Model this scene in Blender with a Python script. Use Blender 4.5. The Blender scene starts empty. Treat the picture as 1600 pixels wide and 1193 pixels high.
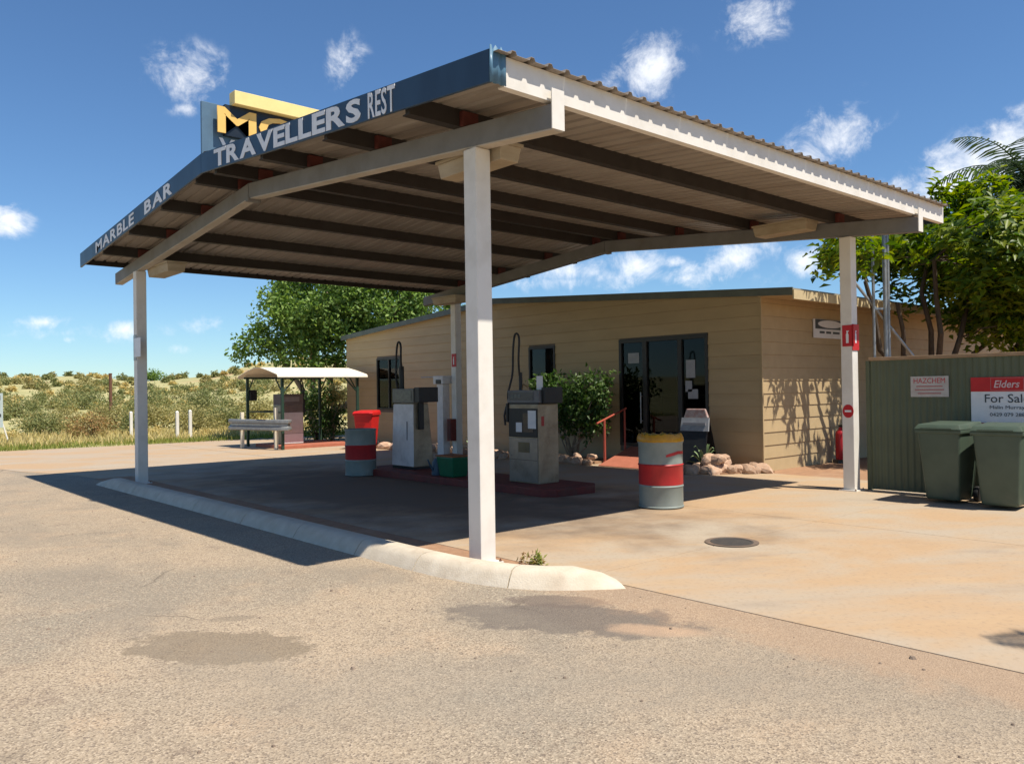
import bpy, bmesh, math, random
import numpy as np
from mathutils import Vector, Matrix
random.seed(7); RNG = np.random.default_rng(11)
R_ = math.radians
S = bpy.context.scene
COL = S.collection

# ------------------------------------------------------------------ camera
CAM = dict(f=1277.65, roll=-0.0148, pitch=0.0091, yaw=0.8454, loc=(-4.7024, -5.7608, 1.6))
def cam_axes():
    p, y, r = CAM['pitch'], CAM['yaw'], CAM['roll']
    F = Vector((math.cos(p)*math.cos(y), math.cos(p)*math.sin(y), math.sin(p)))
    Rt = Vector((math.sin(y), -math.cos(y), 0)); U = Rt.cross(F)
    return math.cos(r)*Rt + math.sin(r)*U, -math.sin(r)*Rt + math.cos(r)*U, F
CR, CU, CF = cam_axes()
cd = bpy.data.cameras.new('camera'); cam = bpy.data.objects.new('camera', cd); COL.objects.link(cam)
cd.sensor_width = 36.0; cd.lens = 36.0*CAM['f']/1600.0; cd.clip_start = 0.05; cd.clip_end = 5000
m = Matrix((CR, CU, -CF)).transposed().to_4x4(); m.translation = Vector(CAM['loc']); cam.matrix_world = m
S.camera = cam
def sight(u, v):                                    # direction seen at a pixel of the photograph (used for sky clouds and siting)
    return CF + CR*((u-800)/CAM['f']) + CU*((596.5-v)/CAM['f'])
def far(u, v, d):                                   # point at depth d
    return Vector(CAM['loc']) + sight(u, v)*d

# ------------------------------------------------------------------ view and light
S.view_settings.view_transform = 'Standard'; S.view_settings.look = 'None'
S.view_settings.exposure = 0.43; S.view_settings.gamma = 1.0; S.view_settings.use_curve_mapping = False
S.render.engine = 'CYCLES'
S.cycles.max_bounces = 8; S.cycles.diffuse_bounces = 4; S.cycles.glossy_bounces = 3; S.cycles.transparent_max_bounces = 8
S.cycles.use_denoising = True
SUN_TO = Vector((0.126, -0.533, 1.0)).normalized()
SUN_EL = math.asin(SUN_TO.z); SUN_AZ = math.atan2(SUN_TO.x, SUN_TO.y)
sl = bpy.data.lights.new('sun', 'SUN'); sl.energy = 4.9; sl.angle = R_(0.55); sl.color = (1.0, 0.93, 0.82)
so = bpy.data.objects.new('sun', sl); COL.objects.link(so)
so.rotation_euler = (-SUN_TO).to_track_quat('-Z', 'Y').to_euler(); so.location = (0, 0, 30)

def build_world():
    w = bpy.data.worlds.new('World'); S.world = w; w.use_nodes = True
    nt = w.node_tree; nt.nodes.clear(); N = nt.nodes.new; L = nt.links.new
    sky = N('ShaderNodeTexSky'); sky.sky_type = 'NISHITA'; sky.sun_disc = False
    sky.sun_elevation = SUN_EL; sky.sun_rotation = SUN_AZ
    sky.air_density = 1.0; sky.dust_density = 0.0; sky.ozone_density = 1.3; sky.altitude = 200
    tc = N('ShaderNodeTexCoord')
    # clouds: small fair-weather cumulus scattered over the whole sky, (u, v, half width, half height, tilt, strength)
    clouds = [(300,116,52,36,0,1),(288,172,34,16,10,.55),(540,98,36,44,0,.8),(1003,112,58,44,20,1),(1176,28,46,34,-10,1),
              (1305,212,62,40,25,1),(1530,262,120,40,22,1.15),(16,342,26,24,0,1),(62,504,46,11,0,.85),(110,531,18,9,0,.7),
              (195,515,38,18,0,.75),(330,508,40,15,0,.8),(275,545,26,11,0,.6),(890,424,70,22,0,.9),(1000,416,46,28,0,1),
              (1052,410,24,13,0,.8),(1155,402,60,28,15,1),(1258,408,34,24,0,.9),(700,400,60,26,0,.9),(480,300,50,28,0,.9),(1020,432,300,34,0,.62),(880,440,150,22,0,.6),(140,520,210,30,0,.42)]
    dirs = []
    for u, v, a, b, t, s in clouds:
        dirs.append((sight(u, v).normalized(), a/CAM['f'], b/CAM['f'], t, s))
    rr = random.Random(5)
    for i in range(16):                             # the rest of the sky, same kind of cloud
        az = CAM['yaw'] + R_(42 + i*(276/15.0) + rr.uniform(-5, 5)); el = R_(rr.uniform(6, 46))
        dirs.append((Vector((math.cos(el)*math.cos(az), math.cos(el)*math.sin(az), math.sin(el))), rr.uniform(.03,.08), rr.uniform(.018,.034), rr.uniform(-15,20), rr.uniform(.7,1.1)))
    warp = N('ShaderNodeTexNoise'); warp.inputs['Scale'].default_value = 22; warp.inputs['Detail'].default_value = 9; warp.inputs['Roughness'].default_value = .66; warp.inputs['Distortion'].default_value = .35
    L(tc.outputs['Generated'], warp.inputs['Vector'])
    best = None
    for c, a, b, t, s in dirs:
        z = c; x = z.cross(Vector((0,0,1))).normalized(); y = x.cross(z) ; y = -y if y.z < 0 else y
        rt = R_(t); x2 = x*math.cos(rt) + y*math.sin(rt); y2 = -x*math.sin(rt) + y*math.cos(rt)
        M = Matrix((x2, y2, x2.cross(y2))).transposed()
        mp = N('ShaderNodeMapping'); mp.vector_type = 'TEXTURE'
        mp.inputs['Location'].default_value = c; mp.inputs['Rotation'].default_value = M.to_euler('XYZ'); mp.inputs['Scale'].default_value = (a*1.25, b*1.25, .6)
        L(tc.outputs['Generated'], mp.inputs['Vector'])
        ln = N('ShaderNodeVectorMath'); ln.operation = 'LENGTH'; L(mp.outputs['Vector'], ln.inputs[0])
        ma = N('ShaderNodeMath'); ma.operation = 'MULTIPLY_ADD'; L(ln.outputs['Value'], ma.inputs[0]); ma.inputs[1].default_value = -1.0*1.0; ma.inputs[2].default_value = s
        if best is None: best = ma.outputs[0]
        else:
            mx = N('ShaderNodeMath'); mx.operation = 'MAXIMUM'; L(best, mx.inputs[0]); L(ma.outputs[0], mx.inputs[1]); best = mx.outputs[0]
    # density = mask + noise
    nz = N('ShaderNodeMath'); nz.operation = 'MULTIPLY_ADD'; L(warp.outputs['Fac'], nz.inputs[0]); nz.inputs[1].default_value = 3.4; nz.inputs[2].default_value = -1.82
    ad = N('ShaderNodeMath'); ad.operation = 'ADD'; L(best, ad.inputs[0]); L(nz.outputs[0], ad.inputs[1])
    gate = N('ShaderNodeMapRange'); gate.interpolation_type = 'SMOOTHSTEP'; L(best, gate.inputs['Value']); gate.inputs['From Min'].default_value = -.25; gate.inputs['From Max'].default_value = .3
    mr = N('ShaderNodeMapRange'); mr.interpolation_type = 'SMOOTHSTEP'; L(ad.outputs[0], mr.inputs['Value']); mr.inputs['From Min'].default_value = -.1; mr.inputs['From Max'].default_value = 1.25
    den = N('ShaderNodeMath'); den.operation = 'MULTIPLY'; L(mr.outputs[0], den.inputs[0]); L(gate.outputs[0], den.inputs[1])
    # self shading: thicker towards the underside is a little greyer
    off = N('ShaderNodeVectorMath'); off.operation = 'ADD'; L(tc.outputs['Generated'], off.inputs[0]); off.inputs[1].default_value = SUN_TO*0.02
    w2 = N('ShaderNodeTexNoise'); w2.inputs['Scale'].default_value = 22; w2.inputs['Detail'].default_value = 4; L(off.outputs[0], w2.inputs['Vector'])
    ramp = N('ShaderNodeMapRange'); L(w2.outputs['Fac'], ramp.inputs['Value']); ramp.inputs['From Min'].default_value = .42; ramp.inputs['From Max'].default_value = .68; ramp.inputs['To Min'].default_value = 1.0; ramp.inputs['To Max'].default_value = .72
    cc = N('ShaderNodeMix'); cc.data_type = 'RGBA'; cc.inputs[6].default_value = (6.2, 7.2, 8.9, 1); cc.inputs[7].default_value = (9.6, 9.7, 9.9, 1)
    L(ramp.outputs[0], cc.inputs[0])
    dm = N('ShaderNodeMath'); dm.operation = 'MULTIPLY'; L(den.outputs[0], dm.inputs[0]); dm.inputs[1].default_value = .93
    mix = N('ShaderNodeMix'); mix.data_type = 'RGBA'; L(dm.outputs[0], mix.inputs[0]); tint = N('ShaderNodeMix'); tint.data_type = 'RGBA'; tint.blend_type = 'MULTIPLY'; tint.inputs[0].default_value = 1.0; tint.inputs[7].default_value = (.62, .85, 1.07, 1); L(sky.outputs[0], tint.inputs[6]); L(tint.outputs[2], mix.inputs[6]); L(cc.outputs[2], mix.inputs[7])
    bg = N('ShaderNodeBackground'); bg.inputs['Strength'].default_value = 0.09; L(mix.outputs[2], bg.inputs['Color'])
    out = N('ShaderNodeOutputWorld'); L(bg.outputs[0], out.inputs['Surface'])
    w.cycles.sampling_method = 'MANUAL'; w.cycles.sample_map_resolution = 512
build_world()

# ------------------------------------------------------------------ materials
MATS = {}
def lin(c): return (c[0], c[1], c[2], 1)
def pmat(name, c1, c2=None, scale=6, detail=5, lo=.35, hi=.65, rough=.65, metal=0.0, bump=0.0, bscale=60, stretch=(1,1,1), c3=None, s3=1.5, lo3=.5, hi3=.7, spec=.35, coat=0, rand=0.0, trans=0.0):
    """Principled surface: c1 mottled with c2 (noise), patches of c3 (large noise), bump noise."""
    if name in MATS: return MATS[name]
    m = bpy.data.materials.new(name); m.use_nodes = True; MATS[name] = m
    nt = m.node_tree; N = nt.nodes.new; L = nt.links.new; b = nt.nodes['Principled BSDF']
    b.inputs['Roughness'].default_value = rough; b.inputs['Metallic'].default_value = metal; b.inputs['Specular IOR Level'].default_value = spec
    b.inputs['Coat Weight'].default_value = coat
    tc = N('ShaderNodeTexCoord'); mp = N('ShaderNodeMapping'); mp.inputs['Scale'].default_value = stretch; L(tc.outputs['Object'], mp.inputs['Vector'])
    if c2 is None: c2 = tuple(x*.86 for x in c1)
    n = N('ShaderNodeTexNoise'); n.inputs['Scale'].default_value = scale; n.inputs['Detail'].default_value = detail; n.inputs['Roughness'].default_value = .6; L(mp.outputs[0], n.inputs['Vector'])
    r = N('ShaderNodeMapRange'); r.inputs['From Min'].default_value = lo; r.inputs['From Max'].default_value = hi; L(n.outputs['Fac'], r.inputs['Value'])
    mx = N('ShaderNodeMix'); mx.data_type = 'RGBA'; mx.inputs[6].default_value = lin(c1); mx.inputs[7].default_value = lin(c2); L(r.outputs[0], mx.inputs[0]); col = mx.outputs[2]
    if c3 is not None:
        n3 = N('ShaderNodeTexNoise'); n3.inputs['Scale'].default_value = s3; n3.inputs['Detail'].default_value = 6; n3.inputs['Roughness'].default_value = .65; L(mp.outputs[0], n3.inputs['Vector'])
        r3 = N('ShaderNodeMapRange'); r3.inputs['From Min'].default_value = lo3; r3.inputs['From Max'].default_value = hi3; L(n3.outputs['Fac'], r3.inputs['Value'])
        m3 = N('ShaderNodeMix'); m3.data_type = 'RGBA'; L(r3.outputs[0], m3.inputs[0]); L(col, m3.inputs[6]); m3.inputs[7].default_value = lin(c3); col = m3.outputs[2]
    if rand:
        oi = N('ShaderNodeObjectInfo'); rr = N('ShaderNodeMapRange'); rr.inputs['To Min'].default_value = 1-rand; rr.inputs['To Max'].default_value = 1+rand; L(oi.outputs['Random'], rr.inputs['Value'])
        hv = N('ShaderNodeHueSaturation'); L(rr.outputs[0], hv.inputs['Value']); L(col, hv.inputs['Color']); col = hv.outputs[0]
    L(col, b.inputs['Base Color'])
    rv = N('ShaderNodeMapRange'); rv.inputs['To Min'].default_value = max(.05, rough-.08); rv.inputs['To Max'].default_value = min(1, rough+.1); L(n.outputs['Fac'], rv.inputs['Value']); L(rv.outputs[0], b.inputs['Roughness'])
    if bump:
        bn = N('ShaderNodeTexNoise'); bn.inputs['Scale'].default_value = bscale; bn.inputs['Detail'].default_value = 4; L(tc.outputs['Object'], bn.inputs['Vector'])
        bp = N('ShaderNodeBump'); bp.inputs['Strength'].default_value = bump; bp.inputs['Distance'].default_value = .01; L(bn.outputs['Fac'], bp.inputs['Height']); L(bp.outputs[0], b.inputs['Normal'])
    return m

def leafmat(name, cols, rough=.5, transl=.35):
    """foliage: colour varies leaf by leaf (random per island), part of the light passes through"""
    if name in MATS: return MATS[name]
    m = bpy.data.materials.new(name); m.use_nodes = True; MATS[name] = m
    nt = m.node_tree; N = nt.nodes.new; L = nt.links.new; b = nt.nodes['Principled BSDF']; out = nt.nodes['Material Output']
    g = N('ShaderNodeNewGeometry'); cr = N('ShaderNodeValToRGB'); L(g.outputs['Random Per Island'], cr.inputs['Fac'])
    el = cr.color_ramp.elements
    while len(el) < len(cols): el.new(.5)
    for i, c in enumerate(cols): el[i].position = i/(len(cols)-1); el[i].color = lin(c)
    b.inputs['Roughness'].default_value = rough; b.inputs['Specular IOR Level'].default_value = .3; L(cr.outputs[0], b.inputs['Base Color'])
    t = N('ShaderNodeBsdfTranslucent'); hs = N('ShaderNodeHueSaturation'); hs.inputs['Value'].default_value = 1.5; hs.inputs['Saturation'].default_value = 1.15; L(cr.outputs[0], hs.inputs['Color']); L(hs.outputs[0], t.inputs['Color'])
    mx = N('ShaderNodeMixShader'); mx.inputs[0].default_value = transl; L(b.outputs[0], mx.inputs[1]); L(t.outputs[0], mx.inputs[2]); L(mx.outputs[0], out.inputs['Surface'])
    return m

def glassmat():
    m = bpy.data.materials.new('dark_glass'); m.use_nodes = True
    nt = m.node_tree; N = nt.nodes.new; L = nt.links.new; nt.nodes.remove(nt.nodes['Principled BSDF']); out = nt.nodes['Material Output']
    fr = N('ShaderNodeFresnel'); fr.inputs['IOR'].default_value = 1.27
    tr = N('ShaderNodeBsdfTransparent'); tr.inputs['Color'].default_value = (.36, .38, .39, 1)
    gl = N('ShaderNodeBsdfGlossy'); gl.inputs['Roughness'].default_value = .03; gl.inputs['Color'].default_value = (.9, .95, 1, 1)
    mx = N('ShaderNodeMixShader'); L(fr.outputs[0], mx.inputs[0]); L(tr.outputs[0], mx.inputs[1]); L(gl.outputs[0], mx.inputs[2]); L(mx.outputs[0], out.inputs['Surface'])
    return m
GLASS = glassmat()

M_white = pmat('white_paint', (.74,.70,.63), (.62,.575,.50), scale=3, lo=.45, hi=.8, rough=.5, bump=.08, bscale=40, c3=(.48,.44,.38), s3=2.2, lo3=.62, hi3=.85)
M_beam = pmat('rafter_paint', (.20,.198,.195), (.165,.16,.155), scale=2.5, rough=.6, bump=.05, bscale=30, c3=(.15,.13,.11), s3=1.6, lo3=.55, hi3=.8)
M_flange_lit = pmat('flange_bounce_light', (.50,.45,.38), (.42,.37,.30), scale=2.5, rough=.6)  # rafter underside: light bounced off the ground, put into a paler colour
M_purlin = pmat('purlin_paint', (.036,.031,.028), (.028,.023,.02), scale=3, rough=.6, c3=(.035,.026,.02), s3=2, lo3=.5, hi3=.75)
M_deck = pmat('roof_sheet_metal', (.35,.31,.265), (.285,.245,.205), scale=1.2, rough=.55, stretch=(3,.5,1), c3=(.20,.155,.115), s3=.9, lo3=.55, hi3=.8)
M_blue = pmat('blue_fascia_paint', (.03,.06,.10), (.023,.046,.08), scale=2.5, rough=.4, c3=(.045,.075,.105), s3=1.6, lo3=.55, hi3=.8, stretch=(1,1,.3))
M_letter = pmat('white_lettering', (.80,.80,.80), (.70,.70,.70), scale=8, rough=.5)
M_cleat = pmat('red_oxide_cleat', (.12,.028,.02), (.08,.022,.018), scale=8, rough=.7)
M_wood = pmat('light_box_cream', (.42,.35,.25), (.34,.27,.18), scale=3, rough=.6, stretch=(1,1,4))
M_kerb = pmat('kerb_concrete', (.62,.54,.42), (.52,.44,.33), scale=5, rough=.85, bump=.35, bscale=70, c3=(.40,.31,.22), s3=2.4, lo3=.6, hi3=.85, rand=.05)
M_board = pmat('cream_weatherboard', (.45,.335,.185), (.41,.305,.168), scale=4, rough=.6, stretch=(1,.25,1), rand=.035, bump=.05, bscale=25, c3=(.36,.25,.13), s3=.8, lo3=.6, hi3=.85)
M_gutter = pmat('grey_green_trim', (.115,.135,.115), (.09,.105,.09), scale=3, rough=.5)
M_roofm = pmat('shop_roof_metal', (.30,.29,.25), (.24,.22,.18), scale=2, rough=.5)
M_frame = pmat('bronze_frame', (.022,.02,.018), (.03,.026,.022), rough=.4)
M_black = pmat('black_plastic', (.013,.013,.014), (.02,.02,.021), rough=.45)
M_rubber = pmat('black_rubber', (.016,.016,.016), (.024,.024,.024), rough=.6)
M_steel = pmat('galvanised_steel', (.36,.375,.38), (.28,.295,.30), scale=9, rough=.45, metal=.6)
M_inox = pmat('pump_panel_grey', (.24,.225,.21), (.19,.175,.165), scale=5, rough=.32, metal=.6, c3=(.13,.11,.09), s3=3, lo3=.55, hi3=.8)
M_pumpside = pmat('pump_side_steel', (.34,.29,.21), (.26,.21,.14), scale=4, rough=.45, metal=.35, c3=(.15,.11,.07), s3=3, lo3=.5, hi3=.75)
M_pumpwhite = pmat('pump_white_panel', (.70,.66,.64), (.60,.56,.54), scale=5, rough=.45, c3=(.42,.38,.36), s3=4, lo3=.58, hi3=.8)
M_paper = pmat('paper', (.72,.72,.72), (.66,.66,.67), rough=.8)
M_islred = pmat('island_red_paint', (.19,.035,.026), (.13,.03,.024), scale=4, rough=.65, bump=.2, bscale=50, c3=(.10,.06,.045), s3=2.5, lo3=.5, hi3=.8)
M_ramp = pmat('ramp_red_paint', (.42,.14,.085), (.36,.12,.07), scale=5, rough=.75, bump=.2, bscale=60)
M_railred = pmat('handrail_red', (.42,.085,.05), (.34,.07,.045), rough=.5)
M_drum = pmat('drum_grey_paint', (.25,.285,.26), (.20,.235,.215), scale=4, rough=.5, c3=(.30,.25,.19), s3=3.2, lo3=.6, hi3=.8, bump=.05, bscale=15)
M_drumred = pmat('drum_red_paint', (.47,.028,.03), (.38,.025,.026), scale=4, rough=.45, c3=(.26,.03,.028), s3=3, lo3=.58, hi3=.8)
M_liner = pmat('yellow_liner', (.50,.26,.012), (.38,.18,.01), scale=12, rough=.35, bump=.3, bscale=25)
M_bingreen = pmat('bin_green', (.075,.105,.075), (.06,.085,.06), scale=3, rough=.42, c3=(.11,.12,.09), s3=2.5, lo3=.55, hi3=.85)
M_binred = pmat('bin_red', (.60,.018,.016), (.5,.016,.015), scale=3, rough=.4)
M_fence = pmat('green_sheet', (.10,.118,.07), (.09,.105,.062), scale=2.5, rough=.5, c3=(.12,.105,.065), s3=1.2, lo3=.55, hi3=.85, rand=.05)
M_cap = pmat('fence_cap_rail', (.36,.25,.15), (.28,.18,.10), scale=6, rough=.7)
M_signred = pmat('sign_red', (.50,.012,.016), (.45,.012,.016), rough=.4)
M_signwhite = pmat('sign_white', (.74,.74,.75), (.68,.68,.69), rough=.45)
M_ink = pmat('sign_ink', (.05,.06,.075), (.06,.07,.08), rough=.5)
M_inkred = pmat('sign_ink_red', (.42,.03,.04), (.5,.06,.07), rough=.5)
M_gold = pmat('motel_gold', (.80,.50,.14), (.74,.45,.12), rough=.45)
M_yellow = pmat('motel_yellow', (.85,.68,.28), (.8,.62,.25), rough=.5)
M_motblue = pmat('motel_panel_blue', (.10,.17,.24), (.085,.145,.21), rough=.35)
M_hood_shade = pmat('motel_hood_shade', (.012,.018,.028), (.016,.022,.032), rough=.35)
M_green_bsk = pmat('basket_green', (.005,.12,.055), (.005,.10,.045), rough=.4)
M_bluegrey = pmat('jug_blue', (.05,.09,.13), (.06,.10,.14), rough=.45)
M_cream = pmat('cream_canvas', (.80,.73,.58), (.74,.66,.51), scale=3, rough=.8)
M_postgreen = pmat('post_green', (.02,.055,.035), (.025,.05,.035), rough=.5)
M_bark = pmat('bark', (.10,.075,.052), (.06,.045,.032), scale=10, rough=.9, bump=.6, bscale=30, stretch=(1,1,.3))
M_barkpale = pmat('bark_pale', (.30,.24,.17), (.22,.17,.12), scale=10, rough=.9, bump=.5, bscale=30)
M_rock = pmat('garden_rock', (.50,.33,.22), (.38,.24,.16), scale=6, rough=.9, bump=.6, bscale=20, c3=(.55,.43,.33), s3=3, lo3=.5, hi3=.75, rand=.15)
M_rust = pmat('rusty_iron', (.12,.055,.035), (.17,.08,.05), scale=12, rough=.9)
M_dirt = pmat('red_dirt', (.36,.205,.115), (.29,.165,.095), scale=7, rough=.95, bump=.5, bscale=60, c3=(.42,.28,.18), s3=1.2, lo3=.5, hi3=.75)
M_iron = pmat('cast_iron', (.045,.042,.04), (.07,.06,.05), scale=14, rough=.7, bump=.4, bscale=60)
M_int = pmat('interior_wall', (.16,.14,.12), (.14,.12,.10), rough=.9)
M_carton = pmat('carton', (.34,.13,.05), (.26,.10,.04), rough=.8)
M_extred = pmat('extinguisher_red', (.45,.02,.03), (.4,.02,.03), rough=.35)

# ------------------------------------------------------------------ mesh helpers
class MB:
    def __init__(s): s.v = []; s.f = []
    def add(s, vs, fs):
        n = len(s.v); s.v += [tuple(p) for p in vs]; s.f += [tuple(i+n for i in f) for f in fs]; return s
    def box(s, x0, x1, y0, y1, z0, z1):
        vs = [(x0,y0,z0),(x1,y0,z0),(x1,y1,z0),(x0,y1,z0),(x0,y0,z1),(x1,y0,z1),(x1,y1,z1),(x0,y1,z1)]
        return s.add(vs, [(0,3,2,1),(4,5,6,7),(0,1,5,4),(1,2,6,5),(2,3,7,6),(3,0,4,7)])
    def hexa(s, b, t):                              # 4 bottom + 4 top corners
        return s.add(list(b)+list(t), [(0,3,2,1),(4,5,6,7),(0,1,5,4),(1,2,6,5),(2,3,7,6),(3,0,4,7)])
    def prism(s, poly, z0, z1):
        n = len(poly); vs = [(p[0],p[1],z0) for p in poly] + [(p[0],p[1],z1) for p in poly]
        fs = [tuple(range(n-1,-1,-1)), tuple(range(n,2*n))] + [(i,(i+1)%n,n+(i+1)%n,n+i) for i in range(n)]
        return s.add(vs, fs)
    def tube(s, path, r, n=8, caps=True):
        P = [Vector(p) for p in path]; k = len(P); rs = r if isinstance(r,(list,tuple)) else [r]*k; vs = []; up = None
        for i in range(k):
            t = (P[min(i+1,k-1)]-P[max(i-1,0)]).normalized()
            if up is None: up = t.orthogonal().normalized()
            a = (up - t*up.dot(t))
            a = a.normalized() if a.length > 1e-6 else t.orthogonal().normalized()
            up = a; b = t.cross(a)
            for j in range(n):
                q = 2*math.pi*j/n; vs.append(P[i] + (a*math.cos(q)+b*math.sin(q))*rs[i])
        fs = [(i*n+j, i*n+(j+1)%n, (i+1)*n+(j+1)%n, (i+1)*n+j) for i in range(k-1) for j in range(n)]
        if caps: fs += [tuple(range(n-1,-1,-1)), tuple(range((k-1)*n, k*n))]
        return s.add(vs, fs)
    def lathe(s, prof, c=(0,0,0), n=28, cap=True):
        vs = [(c[0]+r*math.cos(2*math.pi*j/n), c[1]+r*math.sin(2*math.pi*j/n), c[2]+z) for r, z in prof for j in range(n)]
        k = len(prof); fs = [(i*n+j, i*n+(j+1)%n, (i+1)*n+(j+1)%n, (i+1)*n+j) for i in range(k-1) for j in range(n)]
        if cap: fs += [tuple(range(n-1,-1,-1)), tuple(range((k-1)*n, k*n))]
        return s.add(vs, fs)
    def build(s, name, mat, parent=None, smooth=False, bevel=0.0, world=False, seg=2):
        me = bpy.data.meshes.new(name); off = Vector((0,0,0))
        if world and parent is not None:
            p = parent
            while p is not None: off += p.location; p = p.parent
        me.from_pydata([Vector(v)-off for v in s.v], [], s.f)
        if bevel:
            bm = bmesh.new(); bm.from_mesh(me); bmesh.ops.recalc_face_normals(bm, faces=bm.faces)
            ed = [e for e in bm.edges if len(e.link_faces)==2 and e.calc_face_angle(0) > .6]
            bmesh.ops.bevel(bm, geom=ed, offset=bevel, segments=seg, affect='EDGES', profile=.6, clamp_overlap=True)
            bm.to_mesh(me); bm.free()
        me.materials.append(mat)
        o = bpy.data.objects.new(name, me); COL.objects.link(o); o.parent = parent
        if smooth:
            me.polygons.foreach_set('use_smooth', [True]*len(me.polygons))
            try: me.set_sharp_from_angle(angle=R_(40))
            except Exception: pass
        return o
def tag(o, label=None, cat=None, group=None, kind=None):
    if label: o['label'] = label
    if cat: o['category'] = cat
    if group: o['group'] = group
    if kind: o['kind'] = kind
    return o
def thing(name, label, cat, loc=(0,0,0), rz=0, group=None):
    o = bpy.data.objects.new(name, None); COL.objects.link(o); o.location = loc; o.rotation_euler = (0,0,rz); o.empty_display_size = .2
    return tag(o, label, cat, group)
def copy_tree(o, parent=None):
    c = o.copy(); COL.objects.link(c); c.parent = parent
    for ch in list(o.children): copy_tree(ch, c)
    return c
def glyph(s, offset=0.0, extrude=0.0):
    cu = bpy.data.curves.new('t', 'FONT'); cu.body = s; cu.offset = offset; cu.extrude = extrude; cu.resolution_u = 3
    o = bpy.data.objects.new('t', cu); COL.objects.link(o); bpy.context.view_layer.update()
    me = bpy.data.meshes.new_from_object(o.evaluated_get(bpy.context.evaluated_depsgraph_get()))
    bpy.data.objects.remove(o); bpy.data.curves.remove(cu)
    n = len(me.vertices); a = np.zeros(n*3); me.vertices.foreach_get('co', a); return me, a.reshape(-1,3)
GLY = {}
def put_glyph(me, a, name, mat, parent, org, U, V, w, h, depth=.004, inv=None):
    """scale a glyph mesh to w x h, its lower left at org, reading along U, up V; depth towards U x V"""
    lo = a.min(0); hi = a.max(0); U = Vector(U); V = Vector(V); Nn = Vector(U).cross(V).normalized()
    me = me.copy(); me.name = name
    co = []
    for p in a:
        co += list(Vector(org) + U*((p[0]-lo[0])/(hi[0]-lo[0])*w) + V*((p[1]-lo[1])/(hi[1]-lo[1])*h) + Nn*((p[2]-lo[2])/max(1e-9,(hi[2]-lo[2]))*depth))
    me.vertices.foreach_set('co', co); me.materials.clear(); me.materials.append(mat); me.update()
    o = bpy.data.objects.new(name, me); COL.objects.link(o); o.parent = parent
    if parent is not None:
        off = Vector((0,0,0)); p = parent
        while p is not None: off += p.location; p = p.parent
        o.location = -off
    return o
def letters(s, mat, parent, org, U, V, w, h, bold=.025, depth=.004, gap=.16, name='letter'):
    """each letter a part of its own, spread over width w"""
    gl = []
    for ch in s:
        if ch == ' ': gl.append(None); continue
        if (ch,bold) not in GLY: GLY[(ch,bold)] = glyph(ch, bold, .02)
        gl.append(GLY[(ch,bold)])
    ws = [.45 if g is None else float(np.ptp(g[1][:,0])) for g in gl]
    tot = sum(ws) + gap*(len(s)-1)*.6; k = w/tot; x = 0
    for g, wd in zip(gl, ws):
        if g is not None: put_glyph(g[0], g[1], name, mat, parent, Vector(org)+Vector(U)*x, U, V, wd*k, h, depth)
        x += (wd + gap*.6)*k
def line(s, mat, parent, org, U, V, w, h, bold=.01, depth=.002, name='lettering'):
    me, a = glyph(s, bold, .02); return put_glyph(me, a, name, mat, parent, org, U, V, w, h, depth)

# ------------------------------------------------------------------ setting: ground, road, forecourt
def ground_field():
    crest = [(-400,594),(-200,590),(0,592),(60,593),(105,590),(135,589),(170,593),(220,597),(245,597),(300,592),(335,587),(370,579),(400,572),(450,566),(520,568),(600,580),(720,592),(900,596),(2000,592)]
    cu = [c[0] for c in crest]; cv = [c[1] for c in crest]
    nA, radii = 240, [0.5,6,12,18,24,27,30,34,38,44,50,58,66,76,88,100,115,130,150,170,195,220,260,320,420,600,900,1500,3000]
    vs, fs = [], []; rnd = np.random.default_rng(3)
    ph = rnd.uniform(0, 6.28, (14,)); kx = rnd.uniform(-.12,.12,(14,)); ky = rnd.uniform(-.12,.12,(14,))
    for i in range(nA):
        az = CAM['yaw'] + math.pi - 2*math.pi*i/nA*1.0
        th = (CAM['yaw'] - az + math.pi) % (2*math.pi) - math.pi     # angle right of the view axis
        if abs(th) < 1.0:
            u = 800 + CAM['f']*math.tan(th); v = float(np.interp(u, cu, cv)); hor = 608 - .0148*(u-800)*1.0
            el = max(.004, (hor-v)/CAM['f']*math.cos(th))
        else: el = .014
        for r in radii:
            x = CAM['loc'][0] + r*math.cos(az); y = CAM['loc'][1] + r*math.sin(az)
            top = 1.6 + el*185
            t = min(1, max(0, (r-34)/(175-34))); s = .55*t + .45*t*t*(3-2*t)
            h = top*s if r <= 175 else top*max(0, 1-(r-175)/500.)**2 + (r-175)*.0012
            if r > 40: h += sum(math.sin(kx[j]*x+ky[j]*y+ph[j]) for j in range(14))*.09*min(1,(r-40)/40.)
            vs.append((x, y, -.05 + h))
    k = len(radii)
    for i in range(nA):
        j = (i+1) % nA
        for q in range(k-1): fs.append((i*k+q, i*k+q+1, j*k+q+1, j*k+q))
    b = MB(); b.add(vs, fs); b.add([vs[i*k] for i in range(nA)], [tuple(range(nA))])
    mt = pmat('outback_ground', (.46,.40,.19), (.32,.31,.13), scale=.35, detail=8, lo=.38, hi=.62, rough=.95, c3=(.44,.25,.13), s3=.045, lo3=.56, hi3=.68, bump=.6, bscale=3)
    return tag(b.build('ground', mt, smooth=True), kind='structure')
GROUND = ground_field()
def height_at(x, y):
    hit, p, n, i = GROUND.ray_cast(Vector((x, y, 50)), Vector((0, 0, -1)))
    return p.z if hit else 0.0

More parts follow.
